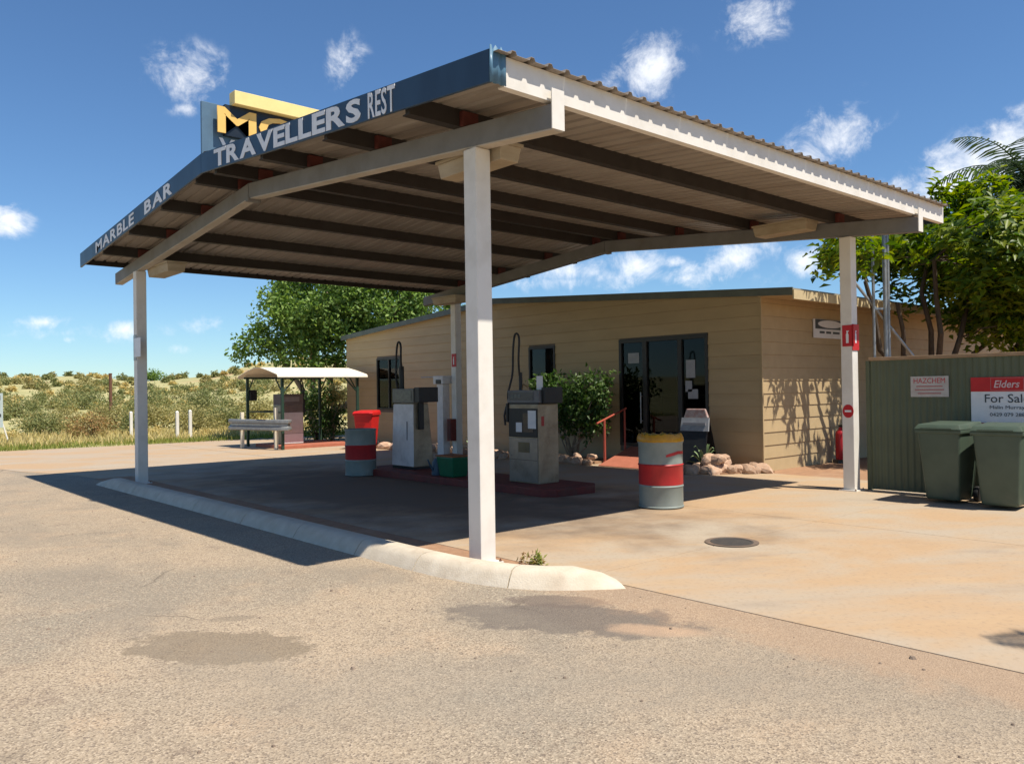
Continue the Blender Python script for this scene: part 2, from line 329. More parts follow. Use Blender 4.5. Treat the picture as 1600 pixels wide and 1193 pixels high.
def road_material():
    m = bpy.data.materials.new('sprayed_seal'); m.use_nodes = True; nt = m.node_tree; N = nt.nodes.new; L = nt.links.new; b = nt.nodes['Principled BSDF']
    b.inputs['Roughness'].default_value = .92; b.inputs['Specular IOR Level'].default_value = .2
    tc = N('ShaderNodeTexCoord'); V = tc.outputs['Object']
    def noise(sc, det=4, ro=.6, vec=V):
        n = N('ShaderNodeTexNoise'); n.inputs['Scale'].default_value = sc; n.inputs['Detail'].default_value = det; n.inputs['Roughness'].default_value = ro; L(vec, n.inputs['Vector']); return n.outputs['Fac']
    def mr(x, a, c, lo=0, hi=1):
        r = N('ShaderNodeMapRange'); r.interpolation_type = 'SMOOTHSTEP'; L(x, r.inputs['Value']); r.inputs['From Min'].default_value = a; r.inputs['From Max'].default_value = c; r.inputs['To Min'].default_value = lo; r.inputs['To Max'].default_value = hi; return r.outputs[0]
    def mixc(fac, a, c):
        x = N('ShaderNodeMix'); x.data_type = 'RGBA'
        if isinstance(fac, (int, float)): x.inputs[0].default_value = fac
        else: L(fac, x.inputs[0])
        for i, q in ((6, a), (7, c)):
            if isinstance(q, tuple): x.inputs[i].default_value = lin(q)
            else: L(q, x.inputs[i])
        return x.outputs[2]
    def mul(a, c):
        x = N('ShaderNodeMath'); x.operation = 'MULTIPLY'; L(a, x.inputs[0])
        if isinstance(c, (int, float)): x.inputs[1].default_value = c
        else: L(c, x.inputs[1])
        return x.outputs[0]
    def blob(cx, cy, a, bb, rot, soft=.25, wob=.6):       # stain with an irregular outline
        mp = N('ShaderNodeMapping'); mp.vector_type = 'TEXTURE'; mp.inputs['Location'].default_value = (cx, cy, 0); mp.inputs['Rotation'].default_value = (0, 0, rot); mp.inputs['Scale'].default_value = (a, bb, 100); L(V, mp.inputs['Vector'])
        ln = N('ShaderNodeVectorMath'); ln.operation = 'LENGTH'; L(mp.outputs[0], ln.inputs[0])
        ad = N('ShaderNodeMath'); ad.operation = 'MULTIPLY_ADD'; L(wobn, ad.inputs[0]); ad.inputs[1].default_value = wob*2; L(ln.outputs['Value'], ad.inputs[2])
        return mr(ad.outputs[0], 1+wob-soft, 1+wob+soft, 1, 0)
    wobn = noise(3.6, 9, .68)
    col = mixc(mr(noise(.55, 6), .4, .62), (.41,.32,.22), (.345,.28,.20))
    col = mixc(mr(noise(1.7, 5), .52, .7), col, (.44,.325,.215))
    col = mixc(mr(noise(3.1, 7), .55, .75), col, (.26,.20,.145))
    col = mixc(mr(noise(.33, 7), .48, .62, 0, .85), col, (.27,.235,.18))
    col = mixc(mr(noise(.8, 8, .7), .54, .68, 0, .7), col, (.23,.195,.15))
    col = mixc(mr(noise(5.5, 6, .7), .58, .74, 0, .5), col, (.50,.39,.28))
    vor = N('ShaderNodeTexVoronoi'); vor.inputs['Scale'].default_value = 105; L(V, vor.inputs['Vector'])
    hs = N('ShaderNodeSeparateColor'); L(vor.outputs['Color'], hs.inputs[0])
    col = mixc(mr(hs.outputs[0], .55, 1, 0, .75), col, (.53,.43,.31))
    col = mixc(mr(hs.outputs[1], .55, 1, 0, .8), col, (.185,.14,.10))
    col = mixc(mr(hs.outputs[2], .86, .96, 0, .6), col, (.13,.10,.085))
    col = mixc(mr(noise(60, 3), .5, .72, 0, .45), col, (.22,.165,.115))
    # oil soak and patches
    col = mixc(mul(blob(-2.66, -.62, .62, .30, R_(-52), .07, .8), .65), col, (.185,.145,.10))
    col = mixc(mul(blob(-2.35, -.05, .16, .07, R_(-30), .3, .5), .5), col, (.19,.155,.115))
    col = mixc(mul(blob(-.62, -1.75, .85, .36, R_(-58), .16, 1.0), .8), col, (.135,.112,.095))
    col = mixc(mul(blob(-.35, -1.38, .42, .17, R_(-50), .15, .8), .8), col, (.16,.125,.10))
    col = mixc(mul(blob(-.42, -2.35, .30, .12, R_(-58), .3, .9), .75), col, (.46,.31,.20))
    col = mixc(mul(blob(-.2, -3.9, 1.6, .75, R_(-62), .6, .8), .45), col, (.235,.20,.155))
    col = mixc(mul(blob(-1.9, -2.3, 1.3, .5, R_(-45), .6, .9), .35), col, (.25,.22,.175))
    sx = N('ShaderNodeSeparateXYZ'); L(V, sx.inputs[0])
    # worn wheel tracks running along the road, broken up by noise
    wv = N('ShaderNodeTexWave'); wv.wave_type = 'BANDS'; wv.bands_direction = 'X'; wv.inputs['Scale'].default_value = .17; wv.inputs['Distortion'].default_value = 2.2; wv.inputs['Detail'].default_value = 3; wv.inputs['Detail Scale'].default_value = .35; L(V, wv.inputs['Vector'])
    col = mixc(mul(mr(wv.outputs['Fac'], .62, .95), mr(noise(.7, 6), .4, .65, 0, .5)), col, (.25,.21,.16))
    # hairline cracks
    cv_ = N('ShaderNodeTexNoise'); cv_.inputs['Scale'].default_value = 1.3; cv_.inputs['Detail'].default_value = 5; L(V, cv_.inputs['Vector'])
    cm = N('ShaderNodeMix'); cm.data_type = 'RGBA'; cm.inputs[0].default_value = .35; L(V, cm.inputs[6]); L(cv_.outputs['Color'], cm.inputs[7])
    ck = N('ShaderNodeTexVoronoi'); ck.feature = 'DISTANCE_TO_EDGE'; ck.inputs['Scale'].default_value = .75; L(cm.outputs[2], ck.inputs['Vector'])
    col = mixc(mul(mr(ck.outputs['Distance'], .002, .010, 1, 0), mr(noise(.45, 3), .52, .62, 0, .6)), col, (.13,.105,.08))
    sgn = N('ShaderNodeMath'); sgn.operation = 'MULTIPLY_ADD'; L(wobn, sgn.inputs[0]); sgn.inputs[1].default_value = .9; L(sx.outputs[0], sgn.inputs[2])
    col = mixc(mul(mr(sgn.outputs[0], .05, .5), .5), col, (.40,.26,.16))          # red dust washed along the kerb
    L(col, b.inputs['Base Color'])
    bp = N('ShaderNodeBump'); bp.inputs['Strength'].default_value = .55; bp.inputs['Distance'].default_value = .006; L(vor.outputs['Distance'], bp.inputs['Height'])
    bp2 = N('ShaderNodeBump'); bp2.inputs['Strength'].default_value = .35; bp2.inputs['Distance'].default_value = .02; L(noise(9, 5), bp2.inputs['Height']); L(bp2.outputs[0], bp.inputs['Normal'])
    L(bp.outputs[0], b.inputs['Normal']); return m
tag(MB().prism([(-60,-60),(10,-60),(10,22.0),(3.4,21.9),(0,22.3),(-20,23.2),(-60,24)], -.3, 0.0).build('road', road_material()), kind='structure')

def slab_material():
    m = bpy.data.materials.new('stained_concrete'); m.use_nodes = True; nt = m.node_tree; N = nt.nodes.new; L = nt.links.new; b = nt.nodes['Principled BSDF']
    b.inputs['Roughness'].default_value = .82; b.inputs['Specular IOR Level'].default_value = .25
    g = N('ShaderNodeNewGeometry'); V = g.outputs['Position']
    vr = N('ShaderNodeVectorRotate'); vr.rotation_type = 'Z_AXIS'; vr.inputs['Angle'].default_value = R_(33); L(V, vr.inputs['Vector']); mp = N('ShaderNodeMapping'); mp.inputs['Scale'].default_value = (.45,1.15,1); L(vr.outputs[0], mp.inputs['Vector'])
    def noise(sc, det=5, vec=V, ro=.6):
        n = N('ShaderNodeTexNoise'); n.inputs['Scale'].default_value = sc; n.inputs['Detail'].default_value = det; n.inputs['Roughness'].default_value = ro; L(vec, n.inputs['Vector']); return n.outputs['Fac']
    def mr(x, a, c, lo=0, hi=1):
        r = N('ShaderNodeMapRange'); r.interpolation_type = 'SMOOTHSTEP'; L(x, r.inputs['Value']); r.inputs['From Min'].default_value = a; r.inputs['From Max'].default_value = c; r.inputs['To Min'].default_value = lo; r.inputs['To Max'].default_value = hi; return r.outputs[0]
    def mixc(fac, a, c):
        x = N('ShaderNodeMix'); x.data_type = 'RGBA'; L(fac, x.inputs[0])
        for i, q in ((6, a), (7, c)):
            if isinstance(q, tuple): x.inputs[i].default_value = lin(q)
            else: L(q, x.inputs[i])
        return x.outputs[2]
    col = mixc(mr(noise(.9, 6, mp.outputs[0]), .36, .62), (.41,.33,.24), (.44,.30,.175))
    col = mixc(mr(noise(.55, 5), .5, .68, 0, .8), col, (.41,.345,.26))
    col = mixc(mr(noise(1.3, 7, mp.outputs[0]), .55, .78, 0, .6), col, (.28,.22,.165))
    col = mixc(mr(noise(2.3, 5, mp.outputs[0]), .55, .7, 0, .6), col, (.47,.33,.195))
    col = mixc(mr(noise(26, 4), .5, .75, 0, .4), col, (.26,.19,.13))
    # oil and tyre black by the pumps, darkened further to deepen the canopy's shade
    mp2 = N('ShaderNodeMapping'); mp2.vector_type = 'TEXTURE'; mp2.inputs['Location'].default_value = (2.6,5.5,0); mp2.inputs['Scale'].default_value = (2.4,6.0,100); L(V, mp2.inputs['Vector'])
    ln = N('ShaderNodeVectorMath'); ln.operation = 'LENGTH'; L(mp2.outputs[0], ln.inputs[0])
    ad = N('ShaderNodeMath'); ad.operation = 'MULTIPLY_ADD'; L(noise(1.1, 6), ad.inputs[0]); ad.inputs[1].default_value = 1.6; L(ln.outputs['Value'], ad.inputs[2])
    col = mixc(mr(ad.outputs[0], 1.2, 2.1, .85, 0), col, (.135,.095,.066))
    L(col, b.inputs['Base Color'])
    bp = N('ShaderNodeBump'); bp.inputs['Strength'].default_value = .25; bp.inputs['Distance'].default_value = .006; L(noise(55, 4), bp.inputs['Height']); L(bp.outputs[0], b.inputs['Normal']); return m
M_slab = slab_material()
fc = tag(bpy.data.objects.new('forecourt', None), kind='structure'); COL.objects.link(fc)
ys = [-26,-21,-16.5,-12.5,-8.7,-4.8,-.95,3.1,7.2,11.3]
xs = [.36, 4.3, 8.7]
for i in range(len(ys)-1):
    for j in range(2):
        G = .006
        MB().prism([(xs[j]+G,ys[i]+G),(xs[j+1]-G,ys[i]+G),(xs[j+1]-G,ys[i+1]-G),(xs[j]+G,ys[i+1]-G)], -.1, .0065).build('concrete_slab', M_slab, fc, bevel=.002, seg=1)
# apron beyond the canopy, swept round to the verge
for poly in ([(-.2,11.31),(4.29,11.31),(4.29,16.5),(-1.4,16.5),(-1.0,14.2),(-.4,12.6)], [(4.31,11.31),(8.7,11.31),(8.7,16.5),(4.31,16.5)],
             [(-1.4,16.52),(4.29,16.52),(4.29,21.7),(.2,22.1),(-14,22.7),(-14,19.8),(-6,18.6),(-2.6,17.6)], [(4.31,16.52),(12,16.52),(12,20.8),(6.7,21.3),(4.31,21.7)]):
    MB().prism(poly, -.1, .006).build('concrete_slab', M_slab, fc)
tag(MB().prism([(-.30,-.55),(-.1,-.95),(.15,-1.18),(.36,-1.3),(.36,11.3),(-.30,11.3)], -.05, .003).build('dirt_strip', M_dirt), kind='structure')
tag(MB().prism([(7.55,6.0),(8.86,6.0),(8.86,17.0),(7.9,17.0),(7.6,13)], -.05, .05).build('garden_soil', M_dirt), kind='structure')
tag(MB().prism([(7.5,3.35),(7.85,2.85),(8.86,2.3),(8.86,3.8),(7.8,3.8)], -.05, .035).build('garden_soil', M_dirt), kind='structure')
tag(MB().prism([(8.72,2.52),(8.72,-3),(7.6,-3),(7.6,-40),(30,-40),(30,2.5)], -.05, .002).build('side_yard', M_dirt), kind='structure')

# kerb: separate cast lengths along the road edge, curving round at the near post
kb = tag(bpy.data.objects.new('kerb', None), kind='structure'); COL.objects.link(kb); kb.location = (-.57, 0, 0)
def kerb_path():
    p = [(-.56, 10.25), (-.56, 9.7), (-.56, 9.0), (-.56, 8.2), (-.555, 7.1), (-.55, 5.6), (-.55, 4.0), (-.55, 2.6), (-.55, 1.3), (-.55, .3), (-.53, -.1), (-.47, -.46), (-.37, -.78), (-.22, -1.03), (-.03, -1.22), (.18, -1.38), (.30, -1.46)]
    return [Vector((a, b, 0)) for a, b in p]
KP = kerb_path()
def kerb_ring(i, f=1.0, s=0.0):
    i0, i1 = max(i-1,0), min(i+1,len(KP)-1); t = (KP[i1]-KP[i0]).normalized(); nrm = Vector((-t.y, t.x, 0))
    c = KP[i] + t*s
    return [c, c+nrm*.055+Vector((0,0,.085*f)), c+nrm*.10+Vector((0,0,.128*f)), c+nrm*.16+Vector((0,0,.142*f)), c+nrm*.27+Vector((0,0,.138*f)), c+nrm*.315+Vector((0,0,.12*f)), c+nrm*.33]
segs = [(0,1),(1,2),(2,3),(3,4),(4,5),(5,6),(6,7),(7,8),(8,9),(9,12),(12,16)]
for a, b_ in segs:
    rings = []
    for q in range(a, b_+1):
        f = 1.0
        if q == 0: f = .35
        if q == 15: f = .55
        if q == 16: f = .06
        rings.append(kerb_ring(q, f, .006 if q == a else (-.006 if q == b_ else 0)))
    vs = [p for r in rings for p in r]; n = 7; fs = []
    for q in range(len(rings)-1):
        for j in range(n-1): fs.append((q*n+j, (q+1)*n+j, (q+1)*n+j+1, q*n+j+1))
    fs += [tuple(range(n)), tuple(range((len(rings)-1)*n+n-1, (len(rings)-1)*n-1, -1))]
    MB().add(vs, fs).build('kerb_stone', M_kerb, kb, smooth=True, world=True)

# ------------------------------------------------------------------ canopy
K = .0873; YR = 4.93; LX = 7.21; W = .178
def zr(y): return 3.748 + K*((y if y <= YR else 2*YR-y) + .972)      # rafter underside
cp = thing('forecourt_canopy', 'open white steel canopy with low gable roof and blue lettered fascia over the forecourt', 'canopy')
for (x, y) in ((0,0),(LX,0),(0,9.684),(LX,9.684)):
    p = MB().box(x, x+W, y, y+W, 0, zr(y)-.014).build('post', M_white, cp, bevel=.012)
    bp_ = MB().box(x-.05, x+W+.05, y-.05, y+W+.05, 0, .022).build('base_plate', M_white, p)
    for bx_, by_ in ((-.028,-.028),(W+.028,-.028),(-.028,W+.028),(W+.028,W+.028)):
        MB().lathe([(0,0),(.013,0),(.013,.012),(.006,.013),(.006,.024),(0,.024)], (x+bx_, y+by_, .0221), 6, False).build('bolt', M_rust, p)
for x in (0.02, LX+.02):
    for (a, b_) in ((-.972, YR-.006), (YR+.006, 11.0)):
        t = MB(); x1 = x+.14
        t.hexa([(x,a,zr(a)),(x1,a,zr(a)),(x1,b_,zr(b_)),(x,b_,zr(b_))], [(x,a,zr(a)+.20),(x1,a,zr(a)+.20),(x1,b_,zr(b_)+.20),(x,b_,zr(b_)+.20)])
        t.build('rafter', M_beam, cp, bevel=.006)
        MB().hexa([(x+.004,a,zr(a)-.012),(x1-.004,a,zr(a)-.012),(x1-.004,b_,zr(b_)-.012),(x+.004,b_,zr(b_)-.012)], [(x+.004,a,zr(a)-.001),(x1-.004,a,zr(a)-.001),(x1-.004,b_,zr(b_)-.001),(x+.004,b_,zr(b_)-.001)]).build('bottom_flange', M_flange_lit if x < 1 else M_beam, cp)
    MB().box(x-.02, x+.16, YR-.05, YR+.05, zr(YR)-.045, zr(YR)-.003).build('ridge_plate', M_beam, cp)
MB().box(.018, .162, -.984, -.9735, zr(-.97)-.004, zr(-.97)+.329).build('rafter_end_cap', M_white, cp)
MB().box(LX+.018, LX+.162, -.984, -.9735, zr(-.97)-.004, zr(-.97)+.329).build('rafter_end_cap', M_white, cp)
PY = [.26, 1.73, 3.24, 4.60, 5.26, 6.62, 8.13, 9.60]
for y in PY:
    z0 = zr(y)+.201
    t = MB().box(-.56, 8.2, y-.032, y+.032, z0, z0+.162)
    t.box(-.56, 8.2, y+.032, y+.075, z0, z0+.012).build('purlin', M_purlin, cp)
    for x in (.02, LX+.02):
        MB().box(x-.02, x+.165, y-.085, y-.033, z0+.001, z0+.135).build('cleat', M_cleat, cp)
# trapezoidal roof sheets, one per cover width on each slope
def deck(y0, y1, xa, xb, lift=.478):
    b = MB(); pitch = .2; st = []
    x = xa
    while x < xb-1e-6:
        for dx, dz in ((0,0),(.125,0),(.14,.029),(.175,.029),(.19,0)):
            if x+dx <= xb+1e-6: st.append((x+dx, dz))
        x += pitch
    st.append((xb, 0))
    def zt(y): return zr(y)+lift
    vs = []
    for (xx, dz) in st: vs += [(xx,y0,zt(y0)+dz),(xx,y1,zt(y1)+dz)]
    n = len(st); fs = [(2*i,2*i+2,2*i+3,2*i+1) for i in range(n-1)]
    vs += [(p[0],p[1],p[2]+.0025) for p in vs]; m0 = 2*n
    fs += [(m0+2*i+1,m0+2*i+3,m0+2*i+2,m0+2*i) for i in range(n-1)]
    fs += [(2*i,m0+2*i,m0+2*i+2,2*i+2) for i in range(n-1)] + [(2*i+1,2*i+3,m0+2*i+3,m0+2*i+1) for i in range(n-1)]
    return b.add(vs, fs)
for (ya, yb) in ((-1.015, YR-.01), (YR+.01, 10.93)):
    x = -.58
    while x < 8.2:
        xe = min(x+.8, 8.24); deck(ya, yb, x, xe-.002).build('roof_sheet', M_deck, cp)
        deck(max(ya, -.905), min(yb, 10.79), x, xe-.002, .366).build('soffit_sheet', M_deck, cp); x += .8
MB().add([(-.58,YR-.18,zr(YR-.18)+.513),(8.24,YR-.18,zr(YR-.18)+.513),(8.24,YR,zr(YR)+.525),(-.58,YR,zr(YR)+.525),(8.24,YR+.18,zr(YR+.18)+.513),(-.58,YR+.18,zr(YR+.18)+.513)], [(0,1,2,3),(3,2,4,5)]).build('ridge_cap', M_deck, cp)
MB().box(-.46, 8.235, -.935, -.912, 3.985, 4.226).box(-.46, 8.235, -.912, -.86, 3.985, 3.997).build('eave_fascia', M_white, cp)
for (a, b_) in ((-.905, YR-.002), (YR+.002, 10.79)):
    MB().hexa([(8.243,a,zr(a)+.24),(8.262,a,zr(a)+.24),(8.262,b_,zr(b_)+.24),(8.243,b_,zr(b_)+.24)], [(8.243,a,zr(a)+.50),(8.262,a,zr(a)+.50),(8.262,b_,zr(b_)+.50),(8.243,b_,zr(b_)+.50)]).build('rear_barge', M_blue, cp)
MB().box(-.58, 8.235, 10.80, 10.825, 4.03, 4.226).build('eave_fascia', M_purlin, cp)
def fz(y): return 3.985 + K*((y if y <= YR else 2*YR-y) + .93)
FH = .258
for (a, b_) in ((-.945, YR-.002), (YR+.002, 10.87)):
    t = MB(); x0, x1 = -.622, -.592
    t.hexa([(x0,a,fz(a)),(x1,a,fz(a)),(x1,b_,fz(b_)),(x0,b_,fz(b_))], [(x0,a,fz(a)+FH),(x1,a,fz(a)+FH),(x1,b_,fz(b_)+FH),(x0,b_,fz(b_)+FH)])
    o = t.build('fascia', M_blue, cp, bevel=.004)
    if a < 0: fr_ = o
    else: fl_ = o
# folded flashing that wraps the near corner, its top crimped
t = MB()
vs = []; nx = 9
for i in range(nx):
    x = -.625 + .165*i/(nx-1); yy = -.955 - .010*math.sin(i*1.9); top = 4.262 + .022*math.sin(i*2.3+.4)
    vs += [(x, yy, 3.98), (x, yy, 4.12), (x, yy-.006*math.cos(i*2.2), top)]
t.add(vs, [(3*i+q, 3*i+3+q, 3*i+4+q, 3*i+1+q) for i in range(nx-1) for q in range(2)])
o = t.build('corner_flashing', pmat('blue_flashing', (.11,.22,.31), (.08,.17,.25), rough=.4), cp, smooth=True)
sm = o.modifiers.new('s', 'SOLIDIFY'); sm.thickness = .004
FX = -.6235
UR = Vector((0,-1,-K)); UL = Vector((0,-1,K)); V3 = Vector((0,0,1))
letters('TRAVELLERS', M_letter, fr_, (FX, 4.49, fz(4.49)+.02), UR, V3, 3.55, .22, bold=.035, gap=.06)
letters('REST', M_letter, fr_, (FX, .81, fz(.81)+.008), UR, V3, .45, .24, bold=.015, gap=.12)
letters('MARBLE', M_letter, fl_, (FX, 9.83, fz(9.83)+.03), UL, V3, 2.12, .185, bold=.02, gap=.13)
letters('BAR', M_letter, fl_, (FX, 7.2, fz(7.2)+.03), UL, V3, 1.2, .195, bold=.03, gap=.12)

# cream box lights fixed under the rafters, by the posts
def box_light(x0, x1, y0, y1, z1, label):
    o = thing('canopy_light', label, 'light fitting', ((x0+x1)/2, (y0+y1)/2, z1), group='box lights under the canopy')
    h = .14
    MB().hexa([(x0+.02,y0+.025,z1-h),(x1-.02,y0+.025,z1-h),(x1-.02,y1-.025,z1-h),(x0+.02,y1-.025,z1-h)], [(x0,y0,z1),(x1,y0,z1),(x1,y1,z1),(x0,y1,z1)]).build('housing', M_wood, o, world=True, bevel=.008)
    MB().box(x0-.015, x1+.015, y0-.015, y1+.015, z1+.001, z1+.03).build('lid', M_wood, o, world=True)
box_light(.20, .46, -.12, .85, 3.86, 'cream box light under the canopy beside the near post')
box_light(.18, .5, 8.6, 9.65, 3.86, 'cream box light under the canopy beside the far left post')
box_light(6.85, 7.2, .5, 1.42, 4.11, 'cream box light on the rear beam beside the right-hand post')
box_light(6.85, 7.2, 9.2, 10.1, 3.78, 'cream box light on top of the post behind the pumps')

# motel sign standing on the ridge
ms = thing('motel_sign', 'blue motel sign with gold letters and yellow hood on the canopy ridge', 'sign', (1.0, YR, 4.78))
ZP = 4.70
MB().box(-.585, 2.5, YR+.06, YR+.10, ZP, 5.475).build('panel', M_motblue, ms, world=True, bevel=.004)
MB().box(-.30, 2.5, YR-.02, YR+.058, 5.055, 5.47).build('hood_shade_board', M_hood_shade, ms, world=True)  # dark sheet painting the hood's shadow over the blue panel
MB().box(-.21, 2.5, YR-.13, YR+.05, 5.472, 5.65).build('hood', M_yellow, ms, world=True, bevel=.006)
letters('MOTEL', M_gold, ms, (-.41, YR-.0215, 5.075), (1,0,0), V3, 2.5, .35, bold=.02, depth=.02, gap=.08)
letters('V', M_signwhite, ms, (-.36, YR+.055, 4.84), (1,0,0), V3, .22, .19, bold=.03, depth=.01)
for x in (.3, 2.2): MB().tube([(x,YR+.11,4.6),(x,YR+.11,5.4)], .03).build('support', M_steel, ms, world=True)

# signs on the posts
def post_sign(x, y, z0, z1, label, both=True):
    o = thing('extinguisher_sign', label, 'sign', (x, y, z0), group='red extinguisher signs on canopy posts')
    MB().box(x-.008, x-.002, y-.03, y+W-.03, z0+.06, z1).build('front_plate', M_signred, o, world=True)
    if both: MB().box(x-.008, x+W+.02, y-.012, y-.004, z0, z1+.01).build('side_plate', M_signred, o, world=True)
    # white extinguisher pictogram
    MB().prism([(-.018,0),(.018,0),(.018,.14),(.008,.165),(.008,.19),(-.008,.19),(-.008,.165),(-.018,.14)], 0, .003)
    pts = [(-.02,0),(.02,0),(.02,.13),(.008,.155),(.03,.185),(-.012,.185),(-.008,.155),(-.02,.13)]
    cy = y+.07
    MB().add([(x-.011, cy-a, z0+.11+b) for a, b in pts] + [(x-.0085, cy-a, z0+.11+b) for a, b in pts], [tuple(range(8)), tuple(range(15,7,-1))] + [(i,(i+1)%8,8+(i+1)%8,8+i) for i in range(8)]).build('pictogram', M_signwhite, o, world=True)
    if both:
        cx = x+.09
        MB().add([(cx+a, y-.0145, z0+.11+b) for a, b in pts] + [(cx+a, y-.0125, z0+.11+b) for a, b in pts], [tuple(range(8)), tuple(range(15,7,-1))] + [(i,(i+1)%8,8+(i+1)%8,8+i) for i in range(8)]).build('pictogram', M_signwhite, o, world=True)
    return o
post_sign(LX, 0, 2.11, 2.49, 'folded red extinguisher sign high on the right-hand canopy post')
post_sign(LX, 9.684, 2.1, 2.47, 'red extinguisher sign on the post behind the pumps', both=False)
st = thing('round_sticker', 'round red sticker low on the right-hand canopy post', 'sticker', (LX, .08, 1.2))
MB().add([(LX-.006, .08+.085*math.cos(a), 1.2+.1*math.sin(a)) for a in [2*math.pi*i/24 for i in range(24)]] + [(LX-.001, .08+.085*math.cos(a), 1.2+.1*math.sin(a)) for a in [2*math.pi*i/24 for i in range(24)]], [tuple(range(23,-1,-1)), tuple(range(24,48))]+[(i,(i+1)%24,24+(i+1)%24,24+i) for i in range(24)]).build('disc', M_signred, st, world=True)
MB().box(LX-.009, LX-.0065, .03, .13, 1.185, 1.215).build('white_bar', M_signwhite, st, world=True)
pn = thing('notice_board', 'small white notice fixed to the far left canopy post', 'sign', (-.03, 9.5, 2.25))
MB().box(-.022, -.01, 9.42, 9.76, 2.28, 2.62).build('plate', M_signwhite, pn, world=True)
MB().box(-.012, .02, 9.70, 9.83, 2.22, 2.68).build('bracket', M_steel, pn, world=True)

# ------------------------------------------------------------------ shop building
X0 = 8.85; Y0 = 2.53; Y1 = 17.55; YM = 10.05; ZE = 3.30; ZRG = 3.81; XB = 24.0
def ztop(y): return ZRG - (ZRG-ZE)*abs(y-YM)/(YM-Y0)
sh = thing('roadhouse_shop', 'low cream weatherboard shop with dark glass door behind the canopy', 'building', (X0, Y0, 0))
OPEN = [(3.69,5.98,.36,2.64), (7.96,8.87,1.6,2.61), (14.43,15.74,1.05,2.60)]
PITCH = .242
def board(y0, y1, z0, z1, slope_top=False):
    z0b = z0+.003; a = X0-.024; b_ = X0-.008
    if slope_top:
        zt0, zt1 = min(z1, ztop(y0)), min(z1, ztop(y1))
        MB().hexa([(a,y0,z0b),(X0,y0,z0b),(X0,y1,z0b),(a,y1,z0b)], [(b_,y0,zt0),(X0,y0,zt0),(X0,y1,zt1),(b_,y1,zt1)]).build('weatherboard', M_board, sh, world=True)
    else:
        MB().hexa([(a,y0,z0b),(X0,y0,z0b),(X0,y1,z0b),(a,y1,z0b)], [(b_,y0,z1),(X0,y0,z1),(X0,y1,z1),(b_,y1,z1)]).build('weatherboard', M_board, sh, world=True)
z = 0.0
while z < ZRG-.03:
    z1 = z+PITCH
    if z1 <= ZE:
        cuts = [(Y0, Y1)]
        for (a, b_, c, d) in OPEN:
            if z1 > c+.02 and z < d-.02:
                nc = []
                for (p, q) in cuts:
                    if a > p and b_ < q: nc += [(p, a), (b_, q)]
                    else: nc.append((p, q))
                cuts = nc
        for (p, q) in cuts: board(p, q, z, z1)
    else:
        # gable courses: cut to the roof slope
        for sg in (-1, 1):
            def yat(zz): return YM + sg*(YM-Y0-.001)*min(1.0, (ZRG-zz)/(ZRG-ZE))
            pts = [(YM, z+.003), (YM, min(z1, ZRG))]
            if z1 < ZRG: pts.append((yat(z1), z1))
            if z < ZE: pts += [(yat(ZE), ZE)]
            pts.append((yat(max(z+.003, ZE)) if z >= ZE else yat(ZE), z+.003))
            if sg > 0: pts = [(min(q_, Y1), w_) for q_, w_ in pts]
            n = len(pts); xo = lambda zz: X0-.024+.016*(zz-z)/PITCH
            MB().add([(xo(p_[1]), p_[0], p_[1]) for p_ in pts] + [(X0, p_[0], p_[1]) for p_ in pts], [tuple(range(n)), tuple(range(2*n-1, n-1, -1))] + [(i, n+i, n+(i+1)%n, (i+1)%n) for i in range(n)]).build('weatherboard', M_board, sh, world=True)
    z = z1
z = 0.0
while z < ZE-.05:                                   # side wall boards
    z1 = min(z+PITCH, ZE)
    MB().hexa([(X0,Y0-.024,z+.003),(XB,Y0-.024,z+.003),(XB,Y0,z+.003),(X0,Y0,z+.003)], [(X0,Y0-.008,z1),(XB,Y0-.008,z1),(XB,Y0,z1),(X0,Y0,z1)]).build('weatherboard', M_board, sh, world=True)
    z = z1
# structural wall behind the boards, with the openings left free
t = MB(); xw0, xw1 = X0+.001, X0+.10
yy = sorted([Y0+.001, Y1] + [o[0] for o in OPEN] + [o[1] for o in OPEN])
for i in range(len(yy)-1):
    a, b_ = yy[i], yy[i+1]; op = [o for o in OPEN if abs(o[0]-a) < 1e-6]
    if op: t.box(xw0,xw1,a,b_,0,op[0][2]); t.box(xw0,xw1,a,b_,op[0][3],ZE)
    else: t.box(xw0,xw1,a,b_,0,ZE)
t.add([(xw0,Y0,ZE),(xw0,Y1,ZE),(xw0,YM,ZRG),(xw1,Y0,ZE),(xw1,Y1,ZE),(xw1,YM,ZRG)], [(0,1,2),(3,5,4),(0,2,5,3),(1,4,5,2)])
t.build('wall', M_int, sh, world=True)
MB().box(X0+.10, XB, Y0+.001, Y0+.09, 0, ZE).build('wall', M_int, sh, world=True)
MB().box(X0+.10, XB, Y1-.09, Y1, 0, ZE).build('wall', M_board, sh, world=True)
MB().box(14.0, 14.1, Y0+.09, Y1-.09, 0, ZE).build('wall', M_int, sh, world=True)
MB().box(X0+.10, 14.0, Y0+.09, Y1-.09, .2, .36).build('floor', pmat('shop_floor', (.13,.11,.09)), sh, world=True)
MB().box(X0+.10, 14.0, Y0+.09, Y1-.09, 2.9, 2.95).build('ceiling', M_int, sh, world=True)
MB().box(X0-.036, X0+.0, Y0-.036, Y0-.0005, 0, ZE-.01).build('corner_trim', M_board, sh, world=True)
